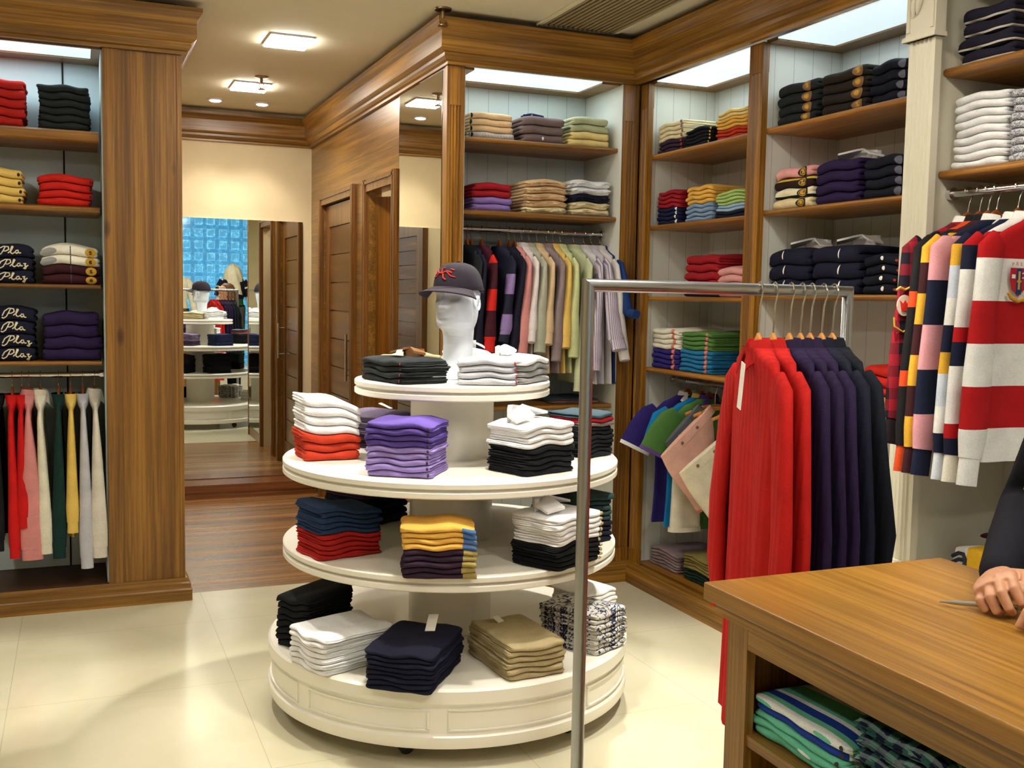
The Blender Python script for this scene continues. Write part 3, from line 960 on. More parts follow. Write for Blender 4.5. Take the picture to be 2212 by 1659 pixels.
# ------------------------------------------------------------------ folded clothes
COL = {
    'red': (172, 34, 30), 'crimson': (152, 26, 36), 'dark red': (150, 22, 20), 'orange-red': (188, 58, 34), 'scarlet': (192, 36, 28),
    'black': (20, 22, 27), 'charcoal': (34, 38, 40), 'navy': (22, 24, 44), 'dark navy': (17, 20, 33), 'denim': (38, 58, 92), 'teal-grey': (56, 74, 84), 'ink blue': (24, 28, 62),
    'yellow': (222, 188, 104), 'pale yellow': (228, 204, 136), 'golden': (222, 172, 80), 'cream': (228, 212, 172), 'ivory': (232, 228, 212),
    'white': (234, 234, 236), 'pale grey': (176, 178, 186), 'grey': (150, 150, 150), 'maroon': (58, 24, 30), 'plum': (52, 34, 52), 'dark purple': (40, 26, 66), 'purple': (86, 66, 142),
    'lavender': (146, 126, 190), 'lilac': (128, 104, 168), 'peach': (222, 190, 150), 'mauve-grey': (120, 102, 102), 'sage': (178, 180, 144), 'steel blue': (124, 148, 178), 'pale blue': (150, 178, 206),
    'lime': (162, 188, 112), 'green': (82, 122, 62), 'bright blue': (38, 114, 164), 'violet': (48, 40, 120), 'pink': (214, 152, 150), 'khaki': (176, 160, 122), 'olive': (132, 120, 66), 'dark green': (30, 52, 40),
    'brown-black': (40, 34, 30), 'mauve': (134, 114, 118), 'grey-plum': (96, 84, 108), 'pine': (38, 60, 60),
}
ORD = ['topmost', 'second', 'third', 'fourth', 'fifth', 'sixth', 'seventh', 'eighth', 'ninth']


class Fold:
    """one folded garment of a pile; front edge is a soft roll on -y, the other edges show the folded layers"""

    def __init__(s, w, d, h, k, n, seed, L=3, bulge=0.012, wav=0.004, ruffle=0.0, roll=1.0, slump=0.0, top=False, jit=0.004):
        s.w, s.d, s.h, s.k, s.n = w, d, h, k, n
        s.L, s.bulge, s.wav, s.ruffle, s.roll, s.slump, s.top = L, bulge, wav, ruffle, roll, slump, top
        s.rs = random.Random(seed)
        s.ph = s.rs.random() * 6
        s.q = 4 + 3 * s.rs.random()
        r = random.Random(seed * 131 + k)
        s.dx, s.dy, s.dw = r.uniform(-jit, jit), r.uniform(-jit, jit), r.uniform(-jit, jit)
        s.pf = r.random() * 6
        s.lo = [r.uniform(-0.005, 0.004) for _ in range(L + 1)]

    def z(s, x, y, t):
        a = s.k + t
        u, v = 2 * x / s.w, 2 * y / s.d
        z = t * (s.h - min(0.0022, s.h * 0.12))
        z += s.bulge * max(-0.2, 1 - u * u) * (1 - 0.5 * v * v) * (a / s.n) - s.bulge * (s.k / s.n) * 0
        z += s.wav * math.sin(s.q * x / s.w * 1.6 + s.ph + 0.35 * a) * min(1.0, a)
        z += s.slump * (0.5 - 0.5 * u) * (a / s.n)
        return z

    def fin(s, t):
        q = 2 * t - 1
        return min(s.h * 0.5, 0.022) * s.roll * (1 - math.sqrt(max(0.0, 1 - q * q * 0.985)))

    def sin_(s, t):
        i = min(int(t * s.L), s.L - 1)
        q = 2 * (t * s.L - i) - 1
        return s.h / s.L * 0.55 * (1 - math.sqrt(max(0.0, 1 - q * q * 0.97))) + s.lo[i] + 0.004

    def edge(s, x, y, nx, ny, t):
        f = max(0.0, -ny)
        ins = s.fin(t) * f + s.sin_(t) * (1 - f)
        ins += 0.0022 * math.sin(38 * (x + y) + s.pf) + 0.0016 * math.sin(71 * (x - y) + 2 * s.pf + 3 * t)
        if s.ruffle and f > 0.5:
            ins -= s.ruffle * (0.5 + 0.5 * math.sin(95 * x + 4 * s.pf + 5 * math.sin(31 * x + 7 * t))) * math.sin(PI * t)
        X, Y = x - nx * ins, y - ny * ins
        return (X + s.dx, Y + s.dy, s.z(X + s.dx, Y + s.dy, t))

    def front(s, x, t, out=0.0012):
        p = s.edge(x, -s.d / 2, 0, -1, t)
        q = 2 * t - 1
        return Vector((p[0], p[1] - out * (1 - 0.5 * abs(q)), p[2] + out * q * 0.6))

    def outline(s):
        w, d = s.w + 2 * s.dw, s.d
        rc = min(0.022, w * 0.12)
        P = []
        nf = 16
        for i in range(nf): P.append((-w / 2 + rc + (w - 2 * rc) * i / (nf - 1), -d / 2, 0, -1))
        for a in (-60, -30): P.append((w / 2 - rc + rc * math.cos(math.radians(a)), -d / 2 + rc + rc * math.sin(math.radians(a)), math.cos(math.radians(a)), math.sin(math.radians(a))))
        for i in range(9): P.append((w / 2, -d / 2 + rc + (d - 2 * rc) * i / 8, 1, 0))
        for a in (30, 60): P.append((w / 2 - rc + rc * math.cos(math.radians(a)), d / 2 - rc + rc * math.sin(math.radians(a)), math.cos(math.radians(a)), math.sin(math.radians(a))))
        for i in range(6): P.append((w / 2 - rc - (w - 2 * rc) * i / 5, d / 2, 0, 1))
        for a in (120, 150): P.append((-w / 2 + rc + rc * math.cos(math.radians(a)), d / 2 - rc + rc * math.sin(math.radians(a)), math.cos(math.radians(a)), math.sin(math.radians(a))))
        for i in range(9): P.append((-w / 2, d / 2 - rc - (d - 2 * rc) * i / 8, -1, 0))
        for a in (210, 240): P.append((-w / 2 + rc + rc * math.cos(math.radians(a)), -d / 2 + rc + rc * math.sin(math.radians(a)), math.cos(math.radians(a)), math.sin(math.radians(a))))
        return P

    def mesh(s):
        O = s.outline()
        lev = {0.0, 1.0, 0.08, 0.25, 0.5, 0.75, 0.92}
        for i in range(s.L):
            for q in (0.02, 0.2, 0.5, 0.8, 0.98): lev.add((i + q) / s.L)
        lev = sorted(lev)
        R = []
        for f in (0.15, 0.38, 0.6, 0.8, 0.93):
            E0 = [s.edge(x, y, a, b, 0.0) for x, y, a, b in O]
            R.append([((e[0] - s.dx) * f + s.dx, (e[1] - s.dy) * f + s.dy, s.z((e[0] - s.dx) * f + s.dx, (e[1] - s.dy) * f + s.dy, 0)) for e in E0])
        R += [[s.edge(x, y, a, b, t) for x, y, a, b in O] for t in lev]
        for f in (0.93, 0.8, 0.6, 0.38, 0.15):
            ring_ = []
            for x, y, a, b in O:
                e = s.edge(x, y, a, b, 1.0)
                X, Y = (e[0] - s.dx) * f, (e[1] - s.dy) * f
                zz = s.z(X + s.dx, Y + s.dy, 1.0)
                if s.top: zz += 0.002 + 0.004 * math.sin(19 * X + s.pf) * math.sin(23 * Y + 2 * s.pf) * (1 - f * f)
                ring_.append((X + s.dx, Y + s.dy, zz))
            R.append(ring_)
        return MB().rings(R)


def patch(F, x0, t0, rx, rt, mat, name, parent, shape='disc', label=None):
    """embroidered patch following the front roll of garment F"""
    n = 18
    c = F.front(x0, t0)
    R = []
    for f in (0.0001, 0.5, 1.0):
        r_ = []
        for k in range(n):
            a = 2 * PI * k / n
            ux, ut = math.cos(a), math.sin(a)
            if shape == 'bar': ux, ut = max(-1, min(1, ux * 1.5)), max(-1, min(1, ut * 1.5))
            r_.append(F.front(x0 + rx * ux * f, min(0.97, max(0.03, t0 + rt * ut * f)), 0.0018))
        R.append(r_)
    o = MB().rings(R, True, True, False).build(name, mat, parent)
    if label: o['label'] = label
    return o


STROKES = [
    [(-0.2, 0.35), (0.0, 0.75), (0.35, 0.95), (0.75, 0.9), (0.8, 0.65), (0.55, 0.5), (0.3, 0.52)],
    [(0.5, 0.92), (0.35, 0.6), (0.15, 0.25), (-0.1, 0.1), (-0.25, 0.2)],
    [(0.72, 0.3), (1.0, 0.55), (1.15, 0.85), (1.05, 0.92), (0.95, 0.6), (0.95, 0.3), (1.1, 0.2), (1.3, 0.35)],
    [(1.6, 0.5), (1.4, 0.5), (1.3, 0.3), (1.45, 0.2), (1.6, 0.4), (1.62, 0.25), (1.8, 0.25)],
    [(1.85, 0.45), (2.05, 0.5), (1.95, 0.3), (2.1, 0.2), (2.0, -0.05), (1.85, 0.0), (2.05, 0.2), (2.25, 0.35)],
]


def script(F, x0, size, parent, mat, cut=99):
    m = MB()
    for st in STROKES:
        pts = []
        for i in range(len(st) - 1):
            for k in range(4):
                t = k / 4
                pts.append((st[i][0] * (1 - t) + st[i + 1][0] * t, st[i][1] * (1 - t) + st[i + 1][1] * t))
        pts.append(st[-1])
        P = [F.front(x0 + u * size, min(0.95, max(0.02, 0.12 + v * 0.8)), 0.002) for u, v in pts if u <= cut]
        if len(P) > 2: m.tube(P, 0.0028, 5)
    o = m.build('embroidered_lettering', mat, parent)
    o['label'] = 'cream script lettering'
    return o


def collar_flat(F, x, y, size, mat, parent, rz=0.0, lift=0.0):
    """a turned-down shirt collar lying on top of a folded shirt"""
    m = MB()
    for sgn in (-1, 1):
        pts = [(0.01 * sgn, 0.03), (0.55 * sgn, 0.30), (0.9 * sgn, -0.10), (0.62 * sgn, -0.55), (0.14 * sgn, -0.12)]
        top, bot = [], []
        for u, v in pts:
            X = x + size * (u * math.cos(rz) - v * math.sin(rz))
            Y = y + size * (u * math.sin(rz) + v * math.cos(rz))
            z = F.z(X, Y, 1.0) + 0.006 + lift + size * 0.30 * (1 - abs(u)) + 0.004
            top.append((X, Y, z + 0.004))
            bot.append((X, Y, z - 0.004))
        m.rings([bot, top])
    pts = [(-0.55, 0.3), (0.0, 0.46), (0.55, 0.3), (0.45, 0.2), (0.0, 0.3), (-0.45, 0.2)]
    top, bot = [], []
    for u, v in pts:
        X = x + size * (u * math.cos(rz) - v * math.sin(rz))
        Y = y + size * (u * math.sin(rz) + v * math.cos(rz))
        z = F.z(X, Y, 1.0) + 0.003 + lift
        bot.append((X, Y, z))
        top.append((X, Y, z + size * 0.36))
    m.rings([bot, top])
    return m.build('collar', mat, parent, ang=25)


def swing_tag(F, x, y, rz, parent, w=0.028, l=0.05, tilt=0.35, z0=0.004):
    m = MB()
    c, s_ = math.cos(rz), math.sin(rz)
    b = []
    for u, v in ((-w / 2, 0), (w / 2, 0), (w / 2, l), (-w / 2, l)):
        X, Y = x + u * c - v * s_, y + u * s_ + v * c
        b.append((X, Y, F.z(X, Y, 1.0) + z0 + tilt * v))
    m.rings([[Vector(p) for p in b], [Vector(p) + Vector((0, 0, 0.0012)) for p in b]])
    o = m.build('price_tag', M_tag, parent, False)
    o['label'] = 'white paper price tag'
    return o


PILES = {}


def pile(base, rz, w, d, H, spec, kind, where, seed, cat=None, group=None, items=None, **kw):
    """spec: [(colour or (word, material), count), ...] from the top down.  base: middle of the footprint."""
    seq = []
    for c, n in spec: seq += [c] * n
    n = len(seq)
    h = H / n
    objs = []
    for i, c in enumerate(seq):
        k = n - 1 - i
        word, mat = (c, fab(COL[c])) if isinstance(c, str) else c
        f = Fold(w, d, h, k, n, seed, top=(i == 0), **kw)
        o = f.mesh().build('folded_' + kind.replace(' ', '_'), mat, None, True, 60)
        o.location = (base[0], base[1], base[2] + k * h + 0.0012)
        o.rotation_euler = (0, 0, rz)
        pos = 'bottom' if k == 0 and n > 1 else ORD[i]
        if n == 1: lab = f'{word} folded {kind} {where}'
        else: lab = f'{pos} {word} folded {kind} in the pile {where}' if pos in ('topmost', 'bottom') else f'{pos}-from-top {word} folded {kind} in the pile {where}'
        tag(o, lab, cat or kind, group or ('pile ' + where))
        objs.append((o, f))
    return objs


def on_y(x0, x1, z, Yf, ytop, spec, kind, where, seed, d=0.30, ymid=None, **kw):
    """pile whose front edge runs along x on the plane Y=Yf; x0,x1,ytop are picture positions"""
    yb = 829.5
    a = py(x0, yb, Yf)
    b = py(x1, yb, Yf)
    # foot of the pile in the picture is near the shelf height: refine the picture row
    for _ in range(3):
        for q, xx in ((0, x0), (1, x1)):
            p = a if q == 0 else b
            P = Vector((p.x, Yf, z)) - Vector((0, 0, EYE))
            row = 829.5 - FPX * P.dot(CU) / P.dot(_F)
            if q == 0: a = py(x0, row, Yf)
            else: b = py(x1, row, Yf)
    top = py((x0 + x1) / 2, ytop, Yf).z
    H = max(0.02, top - z)
    kw.setdefault('bulge', 0.012)
    H -= kw['bulge'] * 0.5
    return pile(((a.x + b.x) / 2, Yf + d / 2, z), 0.0, b.x - a.x, d, H, spec, kind, where, seed, **kw)


def on_x(x0, x1, z, Xf, ytop, spec, kind, where, seed, d=0.30, **kw):
    """pile whose front edge runs along y on the plane X=Xf (facing -x)"""
    a = px(x0, 829, Xf)
    b = px(x1, 829, Xf)
    for _ in range(4):
        for q, xx in ((0, x0), (1, x1)):
            p = a if q == 0 else b
            P = Vector((Xf, p.y, z)) - Vector((0, 0, EYE))
            row = 829.5 - FPX * P.dot(CU) / P.dot(_F)
            if q == 0: a = px(x0, row, Xf)
            else: b = px(x1, row, Xf)
    top = px((x0 + x1) / 2, ytop, Xf).z
    kw.setdefault('bulge', 0.012)
    H = max(0.02, top - z) - kw['bulge'] * 0.5
    return pile((Xf + d / 2, (a.y + b.y) / 2, z), -PI / 2, a.y - b.y, d, H, spec, kind, where, seed, **kw)


def on_tier(z, p0, p1, ytop, spec, kind, where, seed, d=0.28, shrink=1.0, **kw):
    """pile with its front edge from picture point p0 to p1, both on the tier of height z"""
    a, b = pz(p0[0], p0[1], z), pz(p1[0], p1[1], z)
    e = b - a
    rz = math.atan2(e.y, e.x)
    inn = Vector((-e.y, e.x, 0)).normalized()
    m = (a + b) / 2
    dirn = Vector((0, 0, EYE))
    # height from the picture row of the top front edge, measured at the middle of the front edge
    mx_ = (p0[0] + p1[0]) / 2
    dd = ray(mx_, ytop)
    t = (m.xy.length) / Vector((dd.x, dd.y)).length
    top = EYE + dd.z * t
    kw.setdefault('bulge', 0.012)
    H = max(0.02, top - z) - kw['bulge'] * 0.5
    c = m + inn * (d / 2)
    return pile((c.x, c.y, z), rz, e.length * shrink, d, H, spec, kind, where, seed, **kw)
# ---- piles in the cabinet that ends in the broad post
YL = 5.285
W1 = "on the broad-post cabinet's top shelf"
W2 = "on the broad-post cabinet's second shelf"
W3 = "on the broad-post cabinet's third shelf"
W4 = "on the broad-post cabinet's lowest shelf"
on_y(-70, 55, 2.2335, YL, 168, [('red', 5)], 'sweater', W1, 1, L=2)
on_y(82, 195, 2.2335, YL, 183, [('charcoal', 6)], 'jeans', W1, 2, L=2, cat='jeans', bulge=0.008)
for o, f in on_y(-62, 52, 1.8855, YL, 362, [('yellow', 4)], 'polo', W2, 3, L=2, bulge=0.025):
    patch(f, f.w * 0.42, 0.5, 0.006, 0.22, plain('black_thread', (24, 22, 22), 0.8), 'chest_emblem', o)
for o, f in on_y(79, 200, 1.8855, YL, 378, [('scarlet', 4)], 'polo', W2, 4, L=2, bulge=0.02):
    patch(f, f.w * 0.45, 0.5, 0.004, 0.2, plain('black_thread', (24, 22, 22), 0.8), 'chest_emblem', o)
M_thread = plain('cream_thread', (226, 216, 184), 0.8)
for i, (o, f) in enumerate(on_y(-72, 74, 1.5255, YL, 527, [('navy', 3)], 'sweatshirt', W3, 5, L=2, bulge=0.015)):
    script(f, -0.005 + 0.006 * (i % 2), 0.05, o, M_thread, 1.85 if i == 0 else 99)
    if i: patch(f, -0.06, 0.4, 0.012, 0.25, M_thread, 'embroidered_letter', o)
for i, (o, f) in enumerate(on_y(-70, 80, 1.1685, YL, 664, [('navy', 4)], 'sweatshirt', W4, 6, L=2)):
    script(f, 0.012 - 0.006 * (i % 2), 0.05, o, M_thread, 1.85 if i < 2 else 99)
    patch(f, -0.06, 0.4, 0.012, 0.25, M_thread, 'embroidered_letter', o)
for i, (o, f) in enumerate(on_y(88, 216, 1.5255, YL, 531, [('ivory', 2), ('maroon', 2)], 'rugby shirt', W3, 7, L=2, bulge=0.03)):
    patch(f, f.w * 0.34, 0.5, 0.024, 0.46, M_gold, 'chest_crest', o, label='gold round crest')
    patch(f, f.w * 0.34, 0.5, 0.008, 0.2, plain('brown_thread', (66, 44, 20), 0.8), 'crest_monogram', o)
    patch(f, 0.0, 0.5, 0.0022, 0.46, plain('navy_seam', (60, 60, 74), 0.8), 'centre_seam', o, 'bar')
    if i < 2: patch(f, -f.w * 0.37, 0.45, 0.036, 0.4, fab(COL['grey']), 'sleeve_panel', o, label='grey sleeve panel')
on_y(93, 219, 1.1685, YL, 676, [('dark purple', 4)], 'sweatshirt', W4, 8, L=2)

# ---- piles in the cabinet beside the mirror
YBf = 4.895
W1 = "on the mirror-side cabinet's top shelf"
W2 = "on the mirror-side cabinet's second shelf"
pin = banded('pinstripe_white', 0, 0.008, [(0, (222, 216, 206)), (0.55, (120, 116, 128))])
for o, f in on_y(1013, 1110, 2.2855, YBf, 243, [('peach', 3), (('white pinstriped', pin), 1)], 'shirt', W1, 11, L=2, wav=0.002):
    patch(f, -f.w * 0.45, 0.5, 0.006, 0.4, fab(COL['dark green']), 'collar_edge', o)
for i, (o, f) in enumerate(on_y(1127, 1220, 2.2855, YBf, 252, [('mauve-grey', 3)], 'shirt', W1, 12, L=2, wav=0.002)):
    if i == 0: collar_flat(f, 0, 0.0, 0.075, fab(COL['ink blue']), o)
    if i == 2: patch(f, -0.005, 0.5, 0.006, 0.2, M_white, 'button', o)
on_y(1232, 1318, 2.2855, YBf, 253, [('sage', 2), ('pale yellow', 2)], 'shirt', W1, 13, L=2, wav=0.002)
on_y(1019, 1108, 1.9305, YBf, 395, [('crimson', 2), ('lilac', 2)], 'shirt', W2, 14, L=2, wav=0.002)
on_y(1134, 1224, 1.9305, YBf, 388, [('peach', 4), ('cream', 1)], 'ruffled shirt', W2, 15, L=2, ruffle=0.022, cat='ruffled shirt')
on_y(1233, 1318, 1.9305, YBf, 390, [('white', 2), ('navy', 1), ('cream', 2)], 'ruffled shirt', W2, 16, L=2, ruffle=0.018, cat='ruffled shirt')
on_y(1190, 1296, 0.9505, 4.93, 866, [('teal-grey', 1), ('crimson', 1), ('mauve-grey', 2)], 'shirt', "on the mirror-side cabinet's lowest shelf", 17, L=2, bulge=0.004, wav=0.002)

# ---- corner bay
XF = 2.775
W1, W2, W3, W4 = ("on the corner bay's %s shelf" % s for s in ('top', 'second', 'third', 'fourth'))
M_redth = plain('red_thread', (150, 40, 30), 0.8)
for i, (o, f) in enumerate(on_x(1419, 1474, 2.2455, XF, 264, [('cream', 4), ('plum', 3)], 'polo', W1, 21, L=3)):
    patch(f, f.w * 0.44, 0.5, 0.008, 0.4, M_redth if i > 3 else fab(COL['mauve-grey']), 'chest_emblem', o)
for o, f in on_x(1477, 1536, 2.2455, XF, 275, [('black', 5)], 'polo', W1, 22, L=3):
    patch(f, f.w * 0.45, 0.5, 0.006, 0.35, M_gold, 'chest_emblem', o)
on_x(1543, 1614, 2.2455, XF, 236, [('pale yellow', 2), ('golden', 3), ('orange-red', 3)], 'polo', W1, 23, L=3)
for i, (o, f) in enumerate(on_x(1416, 1466, 1.8855, XF, 412, [('crimson', 4), ('ink blue', 4)], 'polo', W2, 24, L=3)):
    if i > 3: patch(f, f.w * 0.36, 0.5, 0.008, 0.45, M_tag, 'chest_emblem', o)
on_x(1478, 1535, 1.8855, XF, 402, [('golden', 4), ('steel blue', 4)], 'polo', W2, 25, L=3)
on_x(1543, 1613, 1.8855, XF, 411, [('lime', 4), ('pale blue', 2), ('navy', 2)], 'polo', W2, 26, L=3)
on_x(1474, 1546, 1.5205, XF, 552, [('crimson', 4), ('plum', 1)], 'polo', W3, 27, L=3)
for o, f in on_x(1543, 1612, 1.5205, 2.79, 578, [('pink', 4)], 'polo', W3, 28, L=3):
    patch(f, f.w * 0.44, 0.5, 0.012, 0.35, plain('black_thread', (24, 22, 22), 0.8), 'chest_emblem', o)
M_rose = plain('rose_placket', (206, 120, 104), 0.85)
for o, f in on_x(1405, 1462, 1.1505, XF, 710, [('ivory', 4), ('violet', 4)], 'polo', W4, 29, L=3):
    patch(f, f.w * 0.33, 0.5, 0.012, 0.46, M_rose, 'placket', o, 'bar', 'rose coloured placket')
for o, f in on_x(1466, 1533, 1.1505, XF, 717, [('green', 4), ('bright blue', 5)], 'polo', W4, 30, L=3):
    patch(f, f.w * 0.36, 0.5, 0.010, 0.46, M_rose, 'placket', o, 'bar', 'rose coloured placket')
W5 = "on the corner bay's floor board"
on_x(1401, 1462, 0.1085, 2.80, 1187, [('mauve', 6)], 'shorts', W5, 31, L=3, cat='shorts')
on_x(1472, 1540, 0.1085, 2.80, 1205, [('olive', 5), ('dark green', 4)], 'shorts', W5, 32, L=3, cat='shorts')
on_x(1548, 1610, 0.1085, 2.80, 1225, [('pink', 6)], 'shorts', W5, 33, L=3, cat='shorts')

# ---- bay of dark sweaters
W1, W2 = ("on the dark-sweater bay's %s shelf" % s for s in ('top', 'second'))
W3, W4 = ("on the dark-sweater bay's %s shelf" % s for s in ('third', 'fourth'))
M_bronze = plain('bronze_embroidery', (126, 92, 60), 0.7)
M_greyth = plain('grey_embroidery', (84, 84, 100), 0.7)
for o, f in on_x(1675, 1762, 2.2455, XF, 178, [('charcoal', 4)], 'sweater', W1, 41, L=2):
    patch(f, f.w * 0.27, 0.5, 0.03, 0.48, M_bronze, 'chest_crest', o, label='bronze embroidered crest')
    patch(f, f.w * 0.27, 0.5, 0.016, 0.28, M_gold, 'crest_centre', o)
for o, f in on_x(1770, 1868, 2.2455, XF, 150, [('brown-black', 4)], 'sweater', W1, 42, L=2):
    patch(f, f.w * 0.34, 0.5, 0.03, 0.48, M_bronze, 'chest_crest', o, label='bronze embroidered crest')
    patch(f, f.w * 0.34, 0.5, 0.016, 0.28, M_gold, 'crest_centre', o)
for o, f in on_x(1875, 1958, 2.2455, XF, 130, [('dark navy', 4)], 'sweater', W1, 43, L=2):
    patch(f, f.w * 0.36, 0.5, 0.018, 0.4, M_greyth, 'chest_crest', o, label='grey embroidered crest')
half = [banded('pink_rugby', 2, 0.2, [(0, (226, 160, 158))]), banded('brown_yellow_rugby', 2, 0.09, [(0, (44, 28, 26)), (0.34, (204, 170, 60)), (0.44, (44, 28, 26))]), banded('cream_black_rugby', 2, 0.09, [(0, (28, 22, 24)), (0.12, (232, 222, 192))]), banded('cream_tan_rugby', 2, 0.2, [(0, (226, 208, 164))])]
for o, f in on_x(1667, 1750, 1.8955, XF, 362, [(('pink', half[0]), 1), (('brown and yellow', half[1]), 1), (('cream and black', half[2]), 1), (('cream', half[3]), 1)], 'rugby shirt', W2, 44, L=2):
    patch(f, f.w * 0.28, 0.5, 0.032, 0.48, plain('black_thread', (24, 22, 22), 0.8), 'chest_crest', o, label='round black and gold crest')
    patch(f, f.w * 0.28, 0.5, 0.022, 0.36, M_gold, 'crest_centre', o)
for i, (o, f) in enumerate(on_x(1755, 1852, 1.8955, XF, 345, [('dark purple', 4)], 'rugby shirt', W2, 45, L=2)):
    if i == 0: collar_flat(f, 0.0, -0.02, 0.115, fab(COL['white']), o, 0.3)
for o, f in on_x(1858, 1950, 1.8955, XF, 337, [('dark navy', 4)], 'rugby shirt', W2, 46, L=2):
    patch(f, f.w * 0.38, 0.5, 0.02, 0.42, M_greyth, 'chest_crest', o, label='grey embroidered crest')
for i, (o, f) in enumerate(on_x(1656, 1745, 1.5365, XF, 540, [('navy', 3)], 'cardigan', W3 + ' by the post', 47, L=2, bulge=0.02)):
    if i == 0: collar_flat(f, 0.0, -0.02, 0.115, fab(COL['white']), o, 0.3)
    patch(f, -f.w * 0.1, 0.6, 0.004, 0.3, M_tag, 'label_loop', o)
for i, (o, f) in enumerate(on_x(1750, 1852, 1.5365, XF, 532, [('navy', 3)], 'cardigan', W3 + ' mid row', 48, L=2, bulge=0.02)):
    if i == 0: collar_flat(f, 0.0, -0.02, 0.115, fab(COL['white']), o, 0.3)
    patch(f, f.w * 0.1, 0.6, 0.004, 0.3, M_tag, 'label_loop', o)
for o, f in on_x(1857, 1945, 1.5365, XF, 550, [('dark navy', 4)], 'cardigan', W3, 49, L=2):
    patch(f, 0.01, 0.55, 0.008, 0.22, M_tag, 'button', o)
    patch(f, f.w * 0.38, 0.55, 0.01, 0.14, M_redth, 'chest_emblem', o)
on_x(1862, 1935, 1.1555, XF, 792, [('scarlet', 3)], 'sweater', W4, 50, L=2)

# ---- white cabinet
navyw = banded('navy_white_edge', 2, 0.2, [(0, (30, 28, 44)), (0.02, (226, 222, 210)), (0.05, (30, 28, 44))])
on_x(2066, 2186, 2.3065, XF, 10, [(('navy white-edged', navyw), 4)], 'sweater', "on the white cabinet's top shelf", 61, L=2, bulge=0.008)
on_x(2050, 2166, 1.9625, XF, 200, [('white', 9)], 'shirt', "on the white cabinet's second shelf", 62, L=2, bulge=0.008)
prt = printed('blue_paisley_white', (212, 212, 214), (96, 100, 128), 60)
on_x(2172, 2262, 1.9625, XF, 185, [(('paisley-printed white', prt), 9)], 'shirt', "on the white cabinet's second shelf", 63, L=3, bulge=0.008)
wy = banded('white_yellow_rugby', 0, 1.0, [(0, (228, 226, 222)), (0.5, (214, 166, 38))], 0.55)
so = on_x(2042, 2172, 0.4405, 2.80, 1192, [(('white and yellow', wy), 1)], 'rugby shirt', "on the white cabinet's bottom board", 64, L=1, d=0.24, roll=0.6)
on_x(2112, 2200, 0.705, 2.86, 1168, [('maroon', 1)], 'rugby shirt', "on the white and yellow one", 65, L=2, d=0.2)
for i, (o, f) in enumerate(so):
    if i == 0:
        ink = plain('navy_applique', (26, 26, 46), 0.8)
        m = MB()
        for pts in ([(0.10, 0.72), (0.35, 0.86), (0.62, 0.84), (0.72, 0.66), (0.74, 0.3), (0.84, 0.18)], [(0.72, 0.6), (0.40, 0.60), (0.14, 0.46), (0.12, 0.3), (0.30, 0.18), (0.55, 0.24), (0.72, 0.42)]):
            m.tube([f.front(-f.w * 0.47 + u * 0.10, 0.60 + 0.36 * v, 0.003) for u, v in pts], 0.007, 6)
        tag(m.build('applique_letter', ink, o), label='large navy letter a')
        m = MB().tube([f.front(f.w * 0.33 + u * 0.05, 0.55 + v * 0.4, 0.003) for u, v in ((0, 0.5), (0.2, 0.66), (0.5, 0.62), (0.75, 0.4), (1.0, 0.3))], 0.004, 6)
        m.build('embroidered_swirl', ink, o)

# ---- display table
T1, T2, T3, T4 = ("on the table's %s tier" % s for s in ('top', 'second', 'third', 'bottom'))


def T(tier, L, F, R, front, ytop, spec, kind, where, seed, d=None, **kw):
    z = TIER[tier] + 0.0006
    l, f, r = (pz(p[0], p[1], z) for p in (L, F, R))
    if front == 'L': return on_tier(z, L, F, ytop, spec, kind, where, seed, d=d or (r - f).length, **kw)
    return on_tier(z, F, R, ytop, spec, kind, where, seed, d=d or (l - f).length, **kw)


def at(tier, dx, dy, rz, w, d, H, spec, kind, where, seed, **kw):
    return pile((TX + dx, TY + dy, TIER[tier] + 0.0006), rz, w, d, H, spec, kind, where, seed, **kw)


brownwool = ('charcoal', fab(COL['charcoal']))
for i, (o, f) in enumerate(T(1, (777, 818), (868, 832), (950, 828), 'L', 775, [('charcoal', 4)], 'polo', T1, 101, d=0.2, bulge=0.02, wav=0.006)):
    patch(f, f.w * 0.45, 0.5, 0.003, 0.24, M_redth, 'chest_emblem', o)
    if i == 0:
        collar_flat(f, 0.0, 0.02, 0.085, fab((126, 88, 54)), o, 0.4)
        swing_tag(f, 0.02, -0.04, 0.9, o, 0.02, 0.05, 0.3, 0.012)
for i, (o, f) in enumerate(T(1, (958, 822), (984, 832), (1118, 834), 'R', 776, [('pale grey', 4)], 'polo', T1, 102, d=0.15, bulge=0.012, wav=0.003)):
    patch(f, f.w * 0.465, 0.5, 0.003, 0.34, M_redth, 'chest_emblem', o)
for i, (o, f) in enumerate(T(1, (1108, 815), (1131, 832), (1190, 822), 'R', 772, [('white', 1), ('grey', 3)], 'polo', T1, 103, d=0.2, bulge=0.014)):
    if i == 0: collar_flat(f, -0.01, 0.03, 0.075, fab(COL['white']), o, 0.5)
at(1, -0.10, 0.20, 0.5, 0.22, 0.15, 0.075, [('khaki', 4)], 'polo', T1 + ' behind the head', 104)
for i, (o, f) in enumerate(at(1, 0.12, 0.18, -0.3, 0.2, 0.17, 0.09, [('white', 4)], 'polo', T1 + ' behind the head', 105)):
    if i == 0: collar_flat(f, 0, 0, 0.08, fab(COL['white']), o, 0.2)

